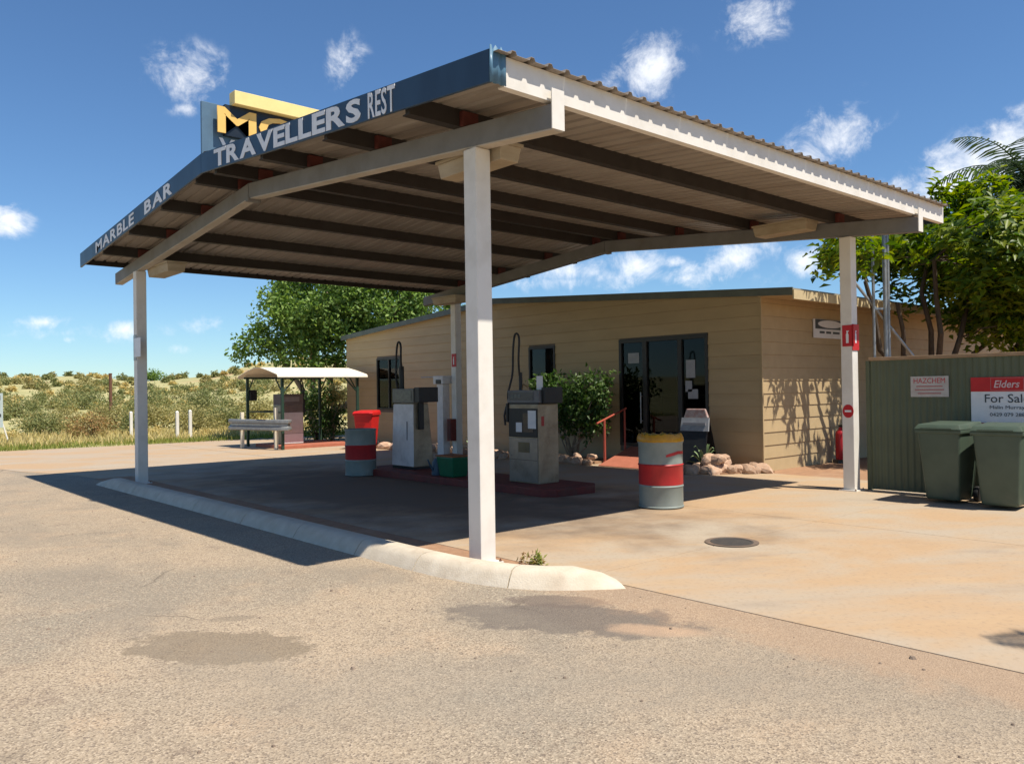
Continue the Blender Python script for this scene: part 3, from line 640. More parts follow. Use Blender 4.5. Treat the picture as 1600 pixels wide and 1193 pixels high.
# roof with barge boards and eave
def zrf(y): return 3.90 - .0685*abs(y-YM)
XR = 8.70
for (a, b_) in ((1.78, YM), (YM, 17.62)):
    MB().hexa([(XR,a,zrf(a)-.06),(XB,a,zrf(a)-.06),(XB,b_,zrf(b_)-.06),(XR,b_,zrf(b_)-.06)], [(XR,a,zrf(a)),(XB,a,zrf(a)),(XB,b_,zrf(b_)),(XR,b_,zrf(b_))]).build('roof', M_roofm, sh, world=True)
    MB().hexa([(XR-.03,a,zrf(a)-.13),(XR-.002,a,zrf(a)-.13),(XR-.002,b_,zrf(b_)-.13),(XR-.03,b_,zrf(b_)-.13)], [(XR-.03,a,zrf(a)+.012),(XR-.002,a,zrf(a)+.012),(XR-.002,b_,zrf(b_)+.012),(XR-.03,b_,zrf(b_)+.012)]).build('barge_board', M_gutter, sh, world=True)
MB().box(XR-.028, XB, 1.75, 1.778, zrf(1.78)-.20, zrf(1.78)-.035).build('eave_board', pmat('eave_cream', (.55,.45,.27), (.48,.38,.22), rough=.6), sh, world=True)
MB().box(XR, XB, 1.78, Y0-.03, ZE-.06, ZE-.04).build('soffit', M_board, sh, world=True)
# door: sliding glass entrance of three bays
dy0, dy1, dz0, dz1 = OPEN[0]
dr = MB()
for a, b_, c, d in ((dy0,dy0+.07,dz0,dz1),(dy1-.07,dy1,dz0,dz1),(dy0+.07,dy1-.07,dz1-.08,dz1),(dy0+.07,dy1-.07,dz0,dz0+.06),(4.32,4.42,dz0+.06,dz1-.08),(5.22,5.33,dz0+.06,dz1-.08)):
    dr.box(X0-.032, X0+.06, a, b_, c, d)
door = dr.build('door', M_frame, sh, world=True)
for a, b_ in ((dy0+.072,4.318),(4.422,5.218),(5.332,dy1-.072)):
    MB().box(X0+.012, X0+.018, a, b_, dz0+.062, dz1-.082).build('pane', GLASS, door, world=True)
for a, b_, c, d in ((4.02,4.24,1.78,2.14),(4.10,4.26,1.5,1.72),(3.96,4.2,1.36,1.55),(5.45,5.75,2.12,2.34)):
    MB().box(X0+.007, X0+.0105, a, b_, c, d).build('taped_notice', pmat('glass_notice', (.36,.37,.38), (.30,.31,.33), rough=.7), door, world=True)
MB().tube([(X0-.07,5.36,.85),(X0-.07,5.36,1.5)], .014).tube([(X0-.07,5.36,.9),(X0,5.36,.9)], .01).tube([(X0-.07,5.36,1.42),(X0,5.36,1.42)], .01).build('handle', M_steel, door, world=True)
def window(y0, y1, z0, z1, mull):
    t = MB()
    t.box(X0-.034,X0+.06,y0,y0+.05,z0,z1); t.box(X0-.034,X0+.06,y1-.05,y1,z0,z1); t.box(X0-.034,X0+.06,y0+.05,y1-.05,z0,z0+.05); t.box(X0-.034,X0+.06,y0+.05,y1-.05,z1-.05,z1)
    for q in mull: t.box(X0-.03,X0+.055,q-.025,q+.025,z0+.05,z1-.05)
    w = t.build('window', M_frame, sh, world=True)
    e = [y0+.05] + [q for q in mull] + [y1-.05]
    for i in range(len(e)-1): MB().box(X0+.01, X0+.016, e[i]+(.026 if i else .002), e[i+1]-(.026 if i < len(e)-2 else .002), z0+.052, z1-.052).build('pane', GLASS, w, world=True)
    return w
window(7.96, 8.87, 1.6, 2.61, []); w = window(14.43, 15.74, 1.05, 2.60, [15.08])
MB().box(X0+.03, X0+.04, 14.5, 15.7, 1.1, 1.55).build('louvre', pmat('louvre_grey', (.20,.21,.21)), w, world=True)
# things inside, dim through the glass
shl = thing('shop_shelf', 'dim stocked shelf inside the shop seen through the door glass', 'shelf', (11, 4.6, .36))
for zz in (.36,.9,1.4,1.85): MB().box(10.8, 11.3, 3.3, 6.4, zz, zz+.03).build('shelf_board', M_int, shl, world=True)
for yy_ in (3.3, 6.37): MB().box(10.8, 11.3, yy_, yy_+.03, .39, 1.85).build('shelf_end', M_int, shl, world=True)
MB().box(10.85, 11.2, 4.6, 5.0, 1.431, 1.78).build('stock_box', M_carton, shl, world=True)
MB().box(10.85, 11.2, 5.4, 5.9, 1.431, 1.70).build('stock_box', M_signwhite, shl, world=True)
# ramp and handrail
rp = thing('entry_ramp', 'red painted ramp leading up to the shop door', 'ramp', (7.75, 4.8, 0))
MB().hexa([(7.74,3.85,0.013),(8.80,3.85,0.013),(8.80,5.66,0.013),(7.74,5.66,0.013)], [(7.76,3.87,.03),(8.80,3.85,.35),(8.80,5.66,.35),(7.76,5.64,.03)]).build('slope', M_ramp, rp, world=True, bevel=.006)
hr = thing('handrail', 'bent red steel handrail beside the ramp to the shop door', 'handrail', (8.2, 5.74, 0))
MB().tube([(7.80,5.74,.86),(8.75,5.74,1.16)], .022).build('top_bar', M_railred, hr, world=True, smooth=True)
MB().tube([(8.05,5.74,.02),(8.05,5.74,.93)], .028).build('upright', M_railred, hr, world=True, smooth=True)
MB().tube([(8.70,5.74,.25),(8.70,5.74,1.13)], .022).build('upright', M_railred, hr, world=True, smooth=True)
# oval sign on the side wall
ov = thing('wall_sign', 'black and white wall sign with a pale oval on the shaded side wall', 'sign', (11.2, Y0-.03, 2.55))
MB().box(10.72, 11.95, Y0-.05, Y0-.03, 2.55, 2.93).build('backing', M_signwhite, ov, world=True)
MB().box(10.78, 11.93, Y0-.054, Y0-.0505, 2.735, 2.925).build('black_field', M_ink, ov, world=True)
MB().add([(11.38+.5*math.cos(a), Y0-.058, 2.838+.078*math.sin(a)) for a in [2*math.pi*i/28 for i in range(28)]] + [(11.38+.5*math.cos(a), Y0-.0545, 2.838+.078*math.sin(a)) for a in [2*math.pi*i/28 for i in range(28)]], [tuple(range(28)), tuple(range(55,27,-1))]+[(i,28+i,28+(i+1)%28,(i+1)%28) for i in range(28)]).build('oval', M_signwhite, ov, world=True)
for x0_, x1_ in ((10.95,11.15),(11.22,11.42),(11.5,11.78)):
    MB().box(x0_, x1_, Y0-.0535, Y0-.0505, 2.645, 2.69).build('printed_line', M_ink, ov, world=True)
# extinguisher on the side wall
ex = thing('fire_extinguisher', 'faded red fire extinguisher standing against the side wall', 'extinguisher', (11.35, Y0-.25, .08))
MB().lathe([(.0,0),(.095,0),(.10,.02),(.10,.5),(.085,.57),(.04,.61),(.03,.65),(0,.66)], cap=False).build('cylinder', M_extred, ex, smooth=True)
MB().box(-.025,.025,-.09,.03,.66,.70).box(-.02,.02,-.1,-.07,.70,.73).build('valve_handle', M_black, ex)
MB().tube([(0,-.03,.66),(.09,-.05,.62),(.125,-.03,.4),(.12,-.02,.2)], .012).build('hose', M_rubber, ex, smooth=True)
MB().box(-.12,.12,.0,.12,-.08,-.002).build('stand', M_iron, ex)

# ------------------------------------------------------------------ pump island and pumps
isl = thing('pump_island', 'low raised pump plinth painted dark red under the canopy', 'plinth', (4.1, 5.5, 0))
MB().prism([(3.6,3.0),(3.75,2.82),(4.5,2.75),(4.72,2.95),(4.72,8.0),(4.55,8.2),(3.75,8.2),(3.6,8.0)], .0, .125).build('plinth', M_islred, isl, world=True, bevel=.015)
def hose(pts, r, parent, mat=M_rubber, name='hose'):
    # catmull-rom through pts
    P = [Vector(p) for p in pts]; Q = []
    for i in range(len(P)-1):
        p0, p1, p2, p3 = P[max(i-1,0)], P[i], P[i+1], P[min(i+2,len(P)-1)]
        for k in range(6):
            t = k/6; Q.append(.5*((2*p1)+(-p0+p2)*t+(2*p0-5*p1+4*p2-p3)*t*t+(-p0+3*p1-3*p2+p3)*t**3))
    Q.append(P[-1]); return MB().tube(Q, r, 8).build(name, mat, parent, smooth=True)
# pump with the dark display (near)
pa = thing('fuel_pump', 'grey steel fuel pump with dark display panel and paper notices', 'fuel pump', (4.0, 3.45, .125))
MB().box(0,.43,0,.70,0,1.24).build('cabinet', M_pumpside, pa, bevel=.012)
MB().box(-.012,-.001,.02,.68,.02,.70).build('lower_panel', M_inox, pa, bevel=.003)
bz = MB().box(-.016,-.001,.02,.68,.72,1.17).build('display_bezel', M_black, pa, bevel=.004)
MB().box(-.02,-.0165,.10,.34,.80,1.10).build('screen', pmat('screen', (.025,.025,.035), rough=.2), bz)
MB().box(-.021,-.0165,.04,.22,.86,1.14).build('notice', M_paper, pa)
MB().box(-.023,-.021,.36,.50,.80,.95).build('notice', M_paper, pa)
MB().box(-.016,-.0125,.20,.46,.48,.64).build('maker_plate', pmat('brass_plate', (.16,.12,.06), (.12,.09,.045), rough=.5), pa)
MB().box(-.01,.40,-.02,.72,1.26,1.46).build('head', pmat('head_grey', (.15,.15,.155), (.12,.12,.125), rough=.45), pa, bevel=.01)
MB().box(-.016,-.0105,.10,.68,1.30,1.43).build('head_window', pmat('head_window', (.055,.06,.075), rough=.25), pa)
MB().box(.05,.44,-.10,-.021,1.25,1.50).build('side_housing', M_black, pa, bevel=.01)
MB().box(-.005,.42,.01,.69,1.241,1.259).build('neck', M_black, pa)
MB().box(-.0145,-.0121,.03,.67,.36,.366).build('panel_seam', M_black, pa)
MB().lathe([(0,0),(.012,0),(.012,.004),(0,.004)], (0,0,0), 10, False).build('lock', M_black, pa).location = (-.018,.62,.42)
for k_ in range(3): MB().box(-.0175,-.0165,.40+.08*k_,.46+.08*k_,1.335,1.395).build('digit_window', pmat('digit_window', (.16,.17,.15)), pa)
MB().box(.06,.12,-.0025,-.0005,.9,1.05).build('sticker', pmat('sticker_red', (.35,.05,.04)), pa)
MB().box(.12,.125,.02,.16,1.465,1.68).build('standing_card', M_paper, pa)
MB().tube([(.2,.62,1.46),(.2,.62,1.75)], .03).build('hose_mast', M_black, pa, smooth=True)
hose([(.10,.70,1.05),(.0,.71,1.35),(.06,.66,1.72),(.10,.68,2.1),(.10,.64,2.33),(.10,.58,2.37),(.10,.53,2.28),(.10,.55,1.95),(.16,.60,1.7)], .017, pa)
MB().box(-.03,.03,.69,.735,.95,1.25).build('nozzle_boot', M_black, pa, bevel=.008)
MB().tube([(.0,.75,1.2),(-.02,.78,1.05),(-.01,.77,.9)], .018).build('nozzle', M_black, pa, smooth=True)
MB().tube([(.08,.46,1.47),(.06,.40,1.56),(.06,.30,1.50)], .008).build('twig_bracket', pmat('brass_bit', (.2,.12,.04)), pa)
# white pump (left)
pb = thing('fuel_pump', 'older fuel pump with tall white front panel and black head box', 'fuel pump', (4.05, 6.9, .125))
MB().hexa([(0,0,.05),(.46,0,.05),(.46,.72,.05),(0,.72,.05)], [(.03,.03,1.24),(.36,.03,1.24),(.36,.69,1.24),(.03,.69,1.24)]).build('cabinet', M_pumpside, pb, bevel=.01)
MB().hexa([(-.014,.0,.06),(-.002,.0,.06),(-.002,.72,.06),(-.014,.72,.06)], [(.015,.03,1.22),(.027,.03,1.22),(.027,.69,1.22),(.015,.69,1.22)]).build('front_panel', M_pumpwhite, pb)
MB().box(-.01,.45,.01,.71,0,.05).build('plinth_skirt', M_black, pb)
MB().box(-.006,-.003,.20,.23,.55,.9).build('door_pull', pmat('pull', (.28,.26,.28)), pb)
MB().box(.0,.34,.0,.70,1.25,1.52).build('head', pmat('head_dirty', (.20,.19,.155), (.15,.14,.11), scale=8, rough=.5), pb, bevel=.01)
MB().box(-.008,-.001,.06,.64,1.29,1.48).build('head_window', pmat('head_window_b', (.15,.155,.13), (.10,.10,.09), scale=15, rough=.3), pb)
MB().box(.02,.46,-.16,-.001,1.26,1.54).build('side_box', M_black, pb, bevel=.008)
MB().box(.10,.20,-.06,-.002,.75,1.255).build('nozzle_boot', M_black, pb, bevel=.006)
MB().tube([(.15,.60,1.52),(.15,.60,1.95)], .05).build('hose_mast', M_black, pb, smooth=True)
hose([(.12,.66,1.45),(.08,.68,1.7),(.1,.70,2.1),(.1,.66,2.36),(.1,.60,2.42),(.1,.54,2.34),(.1,.54,2.05),(.15,.58,1.85)], .02, pb)

# ------------------------------------------------------------------ drums and bins
def make_drum(label, loc, rz, liner):
    o = thing('steel_drum', label, 'drum', loc, rz, 'painted rubbish drums')
    r = .295
    MB().lathe([(0,0),(r-.01,0),(r+.004,.008),(r+.004,.022),(r-.004,.03),(r-.004,.27),(r+.006,.285),(r-.004,.30),(r-.004,.305)], n=40, cap=False).build('lower_wall', M_drum, o, smooth=True)
    MB().lathe([(r-.003,.3055),(r-.002,.31),(r-.002,.55),(r+.008,.565),(r-.002,.58)], n=40, cap=False).build('red_band', M_drumred, o, smooth=True)
    MB().lathe([(r-.004,.5805),(r-.004,.84),(r+.006,.855),(r+.006,.875),(r-.008,.88),(r-.014,.87),(r-.014,.32),(0,.318)], n=40, cap=False).build('upper_wall', M_drum, o, smooth=True)
    if liner:
        n = 44; vs = []; rg = random.Random(3); jit = [rg.uniform(-1,1) for _ in range(n)]
        prof = [(r-.06,.62,0),(r-.05,.88,.0),(r-.045,.955,.012),(r-.012,.965,.014),(r+.010,.925,.010),(r+.014,.885,.006),(r+.010,.868,.004)]
        for pr, pz, j in prof:
            for k in range(n):
                a = 2*math.pi*k/n; q = jit[k]*.6+jit[(k*3)%n]*.4; vs.append(((pr+j*.3*q)*math.cos(a),(pr+j*.3*q)*math.sin(a),pz+j*1.6*q))
        MB().add(vs, [(i*n+k, i*n+(k+1)%n, (i+1)*n+(k+1)%n, (i+1)*n+k) for i in range(len(prof)-1) for k in range(n)]).build('bin_liner', M_liner, o, smooth=True)
        # loose red stroke painted on the grey
        q = MB(); vs = []
        for i in range(9):
            a = R_(-128+i*9.0); z0_ = .715+.004*i-.006*abs(i-4)
            h = .014 if i in (0,) else .02
            for zz in (z0_-h, z0_+h): vs.append(((r-.0015)*math.cos(a), (r-.0015)*math.sin(a), zz))
        q.add(vs, [(2*i,2*i+2,2*i+3,2*i+1) for i in range(8)]).build('paint_stroke', M_drumred, o)
    return o
make_drum('grey drum with red band and yellow bin liner in the sun', (4.02,1.11,.012), 0, True)
make_drum('shaded grey drum with red band beside the white pump', (3.5,7.88,.012), 1.0, False)
def make_bin(name, label, loc, rz, mat, group):
    o = thing(name, label, 'wheelie bin', loc, rz, group)          # front faces local -y
    b0, t0 = (.20,.24), (.275,.335)
    t = MB(); zs = [(.05,0),(.55,.55),(.98,1)]; vs = []
    body = MB().hexa([(-.21,-.25,.04),(.21,-.25,.04),(.21,.22,.04),(-.21,.22,.04)], [(-.275,-.34,.96),(.275,-.34,.96),(.275,.34,.96),(-.275,.34,.96)]).build('body', mat, o, bevel=.045, seg=3, smooth=True)
    MB().box(-.295,.295,-.36,.36,.925,.975).build('rim', mat, o, bevel=.012, seg=2)
    lid = MB().hexa([(-.30,-.385,.978),(.30,-.385,.978),(.30,.37,.978),(-.30,.37,.978)], [(-.26,-.33,1.045),(.26,-.33,1.045),(.27,.36,1.065),(-.27,.36,1.065)]).build('lid', mat, o, bevel=.015, seg=2, smooth=True)
    MB().box(-.2,.2,-.41,-.386,.985,1.0).build('grip', mat, lid)
    MB().tube([(-.27,.41,1.0),(.27,.41,1.0)], .016).box(-.25,-.21,.36,.42,.94,1.01).box(.21,.25,.36,.42,.94,1.01).build('handle', mat, o, smooth=True)
    for s in (-1,1):
        w = MB(); ww = MB(); vs = []
        w.add([], [])
        prof = [(.04,-.03),(.095,-.03),(.10,-.02),(.10,.02),(.095,.03),(.04,.03)]
        n = 20; vs = [(s*.25+h, .26+r*math.cos(2*math.pi*k/n), .10+r*math.sin(2*math.pi*k/n)) for r, h in prof for k in range(n)]
        MB().add(vs, [(i*n+k, i*n+(k+1)%n, (i+1)*n+(k+1)%n, (i+1)*n+k) for i in range(5) for k in range(n)]+[tuple(range(n)), tuple(range(5*n,6*n))]).build('wheel', M_rubber, o, smooth=True)
    return o
make_bin('wheelie_bin', 'green wheelie bin nearer the canopy post, against the green fence', (6.98,-1.42,.012), R_(-92), M_bingreen, 'green wheelie bins by the fence')
make_bin('wheelie_bin', 'green wheelie bin at the right edge, below the for-sale sign', (6.86,-2.12,.012), R_(-86), M_bingreen, 'green wheelie bins by the fence')
make_bin('wheelie_bin', 'bright red wheelie bin behind the shaded drum near the shop', (7.45,14.1,.012), R_(-50), M_binred, None)

# green crate and jug beside the pumps
bk = thing('plastic_tub', 'dark green plastic tub on the pump plinth', 'tub', (3.86,5.45,.126))
MB().hexa([(-.15,-.19,0),(.15,-.19,0),(.15,.19,0),(-.15,.19,0)], [(-.19,-.24,.34),(.19,-.24,.34),(.19,.24,.34),(-.19,.24,.34)]).build('shell', M_green_bsk, bk, bevel=.02)
MB().box(-.2,.2,-.25,.25,.341,.365).build('rim', M_carton, bk, bevel=.008)
jg = thing('watering_can', 'blue grey jug beside the green tub on the plinth', 'jug', (3.82,5.85,.126))
MB().lathe([(0,0),(.10,0),(.105,.02),(.095,.22),(.06,.27),(.06,.29),(0,.29)], n=20, cap=False).build('vessel', M_bluegrey, jg, smooth=True)
hose([(.06,0,.27),(.15,0,.25),(.17,0,.15),(.10,0,.06)], .012, jg, M_bluegrey, 'handle')
MB().tube([(-.09,0,.08),(-.17,0,.2),(-.21,0,.28)], [.025,.018,.014]).build('spout', M_bluegrey, jg, smooth=True)
# air and water tower beside the rear post
ac = thing('air_hose_tower', 'slim pale air and water tower beside the rear canopy post', 'service tower', (7.15,10.12,0))
MB().box(-.10,.10,-.12,.12,.0,1.75).build('column', M_pumpwhite, ac, bevel=.01)
MB().box(-.15,.15,-.2,.2,1.752,1.95).build('head', M_pumpwhite, ac, bevel=.015)
MB().box(-.16,-.151,-.12,.08,1.76,1.86).build('gauge', M_black, ac)
MB().tube([(0,.19,1.93),(0,.9,1.93)], .014).build('arm', M_steel, ac, smooth=True)
cbn = thing('hose_cabinet', 'small dark red cabinet on the lower part of the rear post', 'cabinet', (7.19,9.6,.42))
MB().box(7.05,7.205,9.69,9.85,.40,.92).build('case', M_islred, cbn, world=True, bevel=.008)
MB().box(7.043,7.0495,9.71,9.83,.45,.88).build('door', M_cleat, cbn, world=True)

# ------------------------------------------------------------------ fence and its signs
XF = 7.56
fe = thing('sheet_fence', 'green ribbed metal fence with brown cap rail behind the bins', 'fence', (XF, -.1, 0))
y = -.10
while y > -7.0:
    st = []; w_ = .76; q = 0
    while q < w_-.001:
        for dy, dx in ((0,0),(.02,-.0105),(.05,-.0105),(.07,0)):
            if q+dy < w_-.004: st.append((y-q-dy, XF+dx))
        q += .095
    st.append((y-w_-.006, XF-.002))
    vs = []
    for yy_, xx_ in st: vs += [(xx_,yy_,.02),(xx_,yy_,1.95),(xx_+.004,yy_,.02),(xx_+.004,yy_,1.95)]
    n = len(st); fs = []
    for i in range(n-1): fs += [(4*i,4*i+4,4*i+5,4*i+1),(4*i+2,4*i+3,4*i+7,4*i+6)]
    MB().add(vs, fs).build('fence_sheet', M_fence, fe, world=True); y -= w_
MB().box(XF-.03, XF+.05, -7.0, -.09, 1.951, 2.0).build('cap_rail', M_cap, fe, world=True, bevel=.006)
MB().box(XF-.02, XF+.06, -.097, -.04, .0, 1.95).build('end_post', M_fence, fe, world=True)
for yy_ in (-2.4,-4.7,-6.9): MB().box(XF+.006, XF+.066, yy_-.03, yy_+.03, 0, 1.95).build('post', M_fence, fe, world=True)
hz = thing('hazard_sign', 'weathered white sign with red hazard lettering on the green fence', 'sign', (XF-.02,-.95,1.4))
MB().box(XF-.018,XF-.0125,-1.22,-.70,1.405,1.70).build('plate', pmat('sign_weathered', (.50,.48,.45), (.42,.39,.36), scale=8, rough=.6), hz, world=True)
UF = (0,-1,0)
line('HAZCHEM', M_inkred, hz, (XF-.019,-.745,1.60), UF, V3, .43, .075, bold=.0)
for i, (a, b_) in enumerate(((.78,1.14),(.76,1.16),(.80,1.12))):
    MB().box(XF-.0205,XF-.0185,-b_,-a,1.545-i*.05,1.567-i*.05).build('printed_line', pmat('faded_red_ink', (.42,.22,.21), (.36,.18,.17), scale=60), hz, world=True)
fs_ = thing('for_sale_sign', 'red and white for-sale board on the green fence above the bins', 'sign', (XF-.02,-2,1.1))
MB().box(XF-.022,XF-.0125,-2.42,-1.51,1.02,1.67).build('board', M_signwhite, fs_, world=True)
MB().box(XF-.026,XF-.0225,-2.42,-1.51,1.475,1.67).build('red_header', M_signred, fs_, world=True)
MB().box(XF-.026,XF-.0225,-2.42,-1.51,1.02,1.05).build('red_footer', M_signred, fs_, world=True)
t = MB()
for a, b_, c, d in ((-2.16,-1.76,1.655,1.66),(-2.16,-1.76,1.49,1.495),(-1.765,-1.76,1.495,1.655),(-2.16,-2.155,1.495,1.655)): t.box(XF-.0285,XF-.0265,a,b_,c,d)
t.build('logo_frame', pmat('logo_pink', (.5,.2,.2)), fs_, world=True)
o = line('Elders', pmat('logo_white', (.66,.5,.5)), fs_, (XF-.0285,-1.80,1.525), (0,-1,.0), (0,-.22,1), .30, .10, bold=.012)
line('For Sale', M_ink, fs_, (XF-.025,-1.685,1.325), UF, V3, .54, .115, bold=.004)
line('Malin Murray', M_ink, fs_, (XF-.025,-1.745,1.225), UF, V3, .42, .06, bold=.0)
line('0429 079 288', M_ink, fs_, (XF-.025,-1.745,1.14), UF, V3, .42, .048, bold=.0)

# mast behind the right-hand post
mt_ = thing('steel_mast', 'pair of tall galvanised pipes with a diagonal brace beside the shop', 'mast', (10.76,1.15,0))
for dx, dy, r in ((-.10,.09,.028),(.06,-.06,.04),(.10,-.10,.03)): MB().tube([(dx,dy,0),(dx,dy,5.4)], r, 10).build('pipe', M_steel, mt_, smooth=True)
MB().tube([(-.40,.40,3.65),(.62,-.45,1.95),(1.75,-1.4,.05)], .028, 8).build('brace', M_steel, mt_, smooth=True)
for zz in (1.2,3.0,4.6): MB().hexa([(-.12,.11,zz),(-.10,.07,zz),(.12,-.13,zz),(.14,-.09,zz)], [(-.12,.11,zz+.04),(-.10,.07,zz+.04),(.12,-.13,zz+.04),(.14,-.09,zz+.04)]).build('clamp', M_steel, mt_)

# sandwich board by the door
ab = thing('sandwich_board', 'black folding sandwich board with white header beside the shop door', 'sandwich board', (8.28,3.58,.04), R_(6))
for s, nm in ((-1,'front_panel'),(1,'back_panel')):
    MB().hexa([(s*.27-.012,-.30,0),(s*.27+.012,-.30,0),(s*.27+.012,.30,0),(s*.27-.012,.30,0)], [(s*.03-.012,-.25,.92),(s*.03+.012,-.25,.92),(s*.03+.012,.25,.92),(s*.03-.012,.25,.92)]).build(nm, M_black, ab)
MB().hexa([(-.12,-.30,.72),(-.09,-.30,.72),(-.09,.30,.72),(-.12,.30,.72)], [(-.07,-.29,.97),(-.04,-.29,.97),(-.04,.29,.97),(-.07,.29,.97)]).build('header', pmat('board_header', (.34,.35,.37), (.26,.27,.29), scale=9, rough=.6), ab)
MB().hexa([(-.06,-.26,.97),(.02,-.26,.97),(.02,.26,.97),(-.06,.26,.97)], [(-.045,-.2,1.14),(.0,-.2,1.14),(.0,.2,1.14),(-.045,.2,1.14)]).build('topper', pmat('topper', (.42,.36,.33), (.35,.2,.18), scale=14), ab, bevel=.02)
MB().hexa([(-.1185,-.24,.83),(-.10,-.24,.83),(-.10,.24,.83),(-.1185,.24,.83)], [(-.111,-.24,.88),(-.09,-.24,.88),(-.09,.24,.88),(-.111,.24,.88)]).build('printed_line', pmat('grey_ink', (.22,.22,.24)), ab)

# manhole
mh = thing('manhole_cover', 'dark round cast iron cover set in the concrete', 'manhole cover', (2.5,-.98,.012))
MB().lathe([(0,0),(.215,0),(.215,.006),(.195,.007),(.19,.003),(0,.003)], n=36, cap=False).build('cover', M_iron, mh)
MB().lathe([(.216,0),(.27,0),(.27,.004),(.216,.004)], n=36, cap=False).build('ring', pmat('stained_ring', (.13,.10,.075), (.2,.14,.1)), mh)

# ------------------------------------------------------------------ pump shelter on the left
st_ = thing('pump_shelter', 'small pump shelter with cream roof on dark green posts', 'shelter', (5.65,15.6,0))
for (x, y_) in ((0,0),(2.4,0),(0,2.3),(2.4,2.3)): MB().box(x-.035,x+.035,y_-.035,y_+.035,0.01,2.02).build('post', M_postgreen, st_)
for x in (0,2.4):
    for y_ in (.0, 2.3):
        s = 1 if y_ < 1 else -1
        MB().tube([(x,y_+s*.03,1.62),(x,y_+s*.42,2.03)], .022, 6).build('brace', M_postgreen, st_)
MB().tube([(2.37,0,1.62),(1.97,0,2.03)], .022, 6).build('brace', M_postgreen, st_)
MB().tube([(.03,0,1.62),(.42,0,2.03)], .022, 6).build('brace', M_postgreen, st_)
for y_ in (0,2.3): MB().box(-.1,2.5,y_-.03,y_+.03,2.021,2.08).build('beam', M_postgreen, st_)
vs = []; prof = [(-.18,2.03),(-.14,2.10),(.5,2.24),(.95,2.32),(1.35,2.32),(1.8,2.24),(2.44,2.10),(2.48,2.03)]
for y_, z_ in prof: vs += [(-.22,y_,z_),(2.66,y_,z_),(-.22,y_,z_+.018),(2.66,y_,z_+.018)]
fs = []
for i in range(len(prof)-1): fs += [(4*i,4*i+1,4*i+5,4*i+4),(4*i+2,4*i+6,4*i+7,4*i+3),(4*i,4*i+4,4*i+6,4*i+2),(4*i+1,4*i+3,4*i+7,4*i+5)]
MB().add(vs, fs).build('roof', M_cream, st_)
MB().tube([(0,0,1.05),(0,2.3,1.05)], .018, 6).build('side_rail', M_postgreen, st_)
MB().tube([(0,2.3,1.05),(2.4,2.3,1.05)], .018, 6).build('side_rail', M_postgreen, st_)
MB().box(.04,.26,2.2,2.42,1.38,1.7).build('speaker_box', M_black, st_, bevel=.02)
bs = thing('shelter_plinth', 'red painted concrete plinth under the small pump shelter', 'plinth', (6.8,16.6,0))
MB().box(5.75,8.0,15.75,17.6,.0,.10).build('slab', M_ramp, bs, world=True, bevel=.012)
p3 = thing('fuel_pump', 'pale fuel pump standing under the small cream-roofed shelter', 'fuel pump', (6.0,16.42,.101))
MB().box(0,.72,.02,.5,0,1.15).build('cabinet', M_inox, p3, bevel=.01)
MB().box(.02,.70,.005,.019,.02,.30).build('sunlit_strip', M_signwhite, p3)  # white strip painting the sunlight that reaches the pump's foot
MB().box(.02,.70,.008,.019,.31,.92).build('door_panel', pmat('pump_mauve', (.58,.54,.53), (.50,.46,.45)), p3)
MB().box(.01,.71,.0,.52,1.151,1.46).build('head', pmat('head_brown', (.13,.11,.105)), p3, bevel=.01)
MB().box(.10,.58,-.008,-.001,1.24,1.38).build('display', pmat('display_grey', (.22,.20,.20)), p3)
hose([(.70,.1,1.2),(.76,.05,1.5),(.70,.06,1.85),(.66,.06,1.8),(.72,.02,1.3),(.76,.0,.9)], .02, p3)
MB().box(.721,.78,.02,.16,.9,1.3).build('nozzle_boot', M_black, p3, bevel=.006)
gr = thing('guard_rail', 'galvanised crash rail on pale posts in front of the small shelter', 'guard rail', (5.25,16.5,0))
prof = [(0,-.155),(-.03,-.13),(-.03,-.07),(.03,-.03),(.03,.03),(-.03,.07),(-.03,.13),(0,.155)]
path = [(5.02,17.75),(5.02,17.6),(5.08,17.3),(5.45,15.75),(5.56,15.45),(5.68,15.35),(5.8,15.4)]
vs = []
for i, (x, y_) in enumerate(path):
    a = Vector(path[max(i-1,0)]); b_ = Vector(path[min(i+1,len(path)-1)]); t_ = (b_-a).normalized(); n_ = Vector((-t_.y,t_.x))
    for d, z_ in prof: vs.append((x+n_.x*d, y_+n_.y*d, .70+z_))
n = len(prof)
o = MB().add(vs, [(i*n+j,i*n+j+1,(i+1)*n+j+1,(i+1)*n+j) for i in range(len(path)-1) for j in range(n-1)]).build('beam', M_steel, gr, world=True, smooth=True)
sm = o.modifiers.new('s','SOLIDIFY'); sm.thickness = .005
for (x, y_, h) in ((5.17,17.3,1.05),(5.53,15.85,1.18)): MB().box(x,x+.09,y_-.045,y_+.045,0.01,h).build('post', M_cream, gr, world=True, bevel=.008)

# white marker posts, rusty pole, roadside sign
for (x, y_, h, lb) in ((4.74,26.0,1.04,'white marker post partly behind the far left canopy post'),(5.55,23.57,1.06,'white marker post, left of the pair on the grass verge'),(6.05,23.7,1.08,'white marker post, right of the pair on the grass verge')):
    o = thing('marker_post', lb, 'marker post', (x,y_,height_at(x,y_)), group='white posts along the verge')
    MB().box(-.05,.05,-.05,.05,-.1,h-.03).build('shaft', M_white, o, bevel=.008)
    MB().hexa([(-.05,-.05,h-.029),(.05,-.05,h-.029),(.05,.05,h-.029),(-.05,.05,h-.029)], [(-.02,-.02,h+.01),(.02,-.02,h+.01),(.02,.02,h+.01),(-.02,.02,h+.01)]).build('cap', M_white, o)
q = far(173,640,44); pz = height_at(q.x,q.y)
o = thing('rusty_pole', 'tall rusty pole standing in the scrub beyond the verge', 'pole', (q.x,q.y,pz))
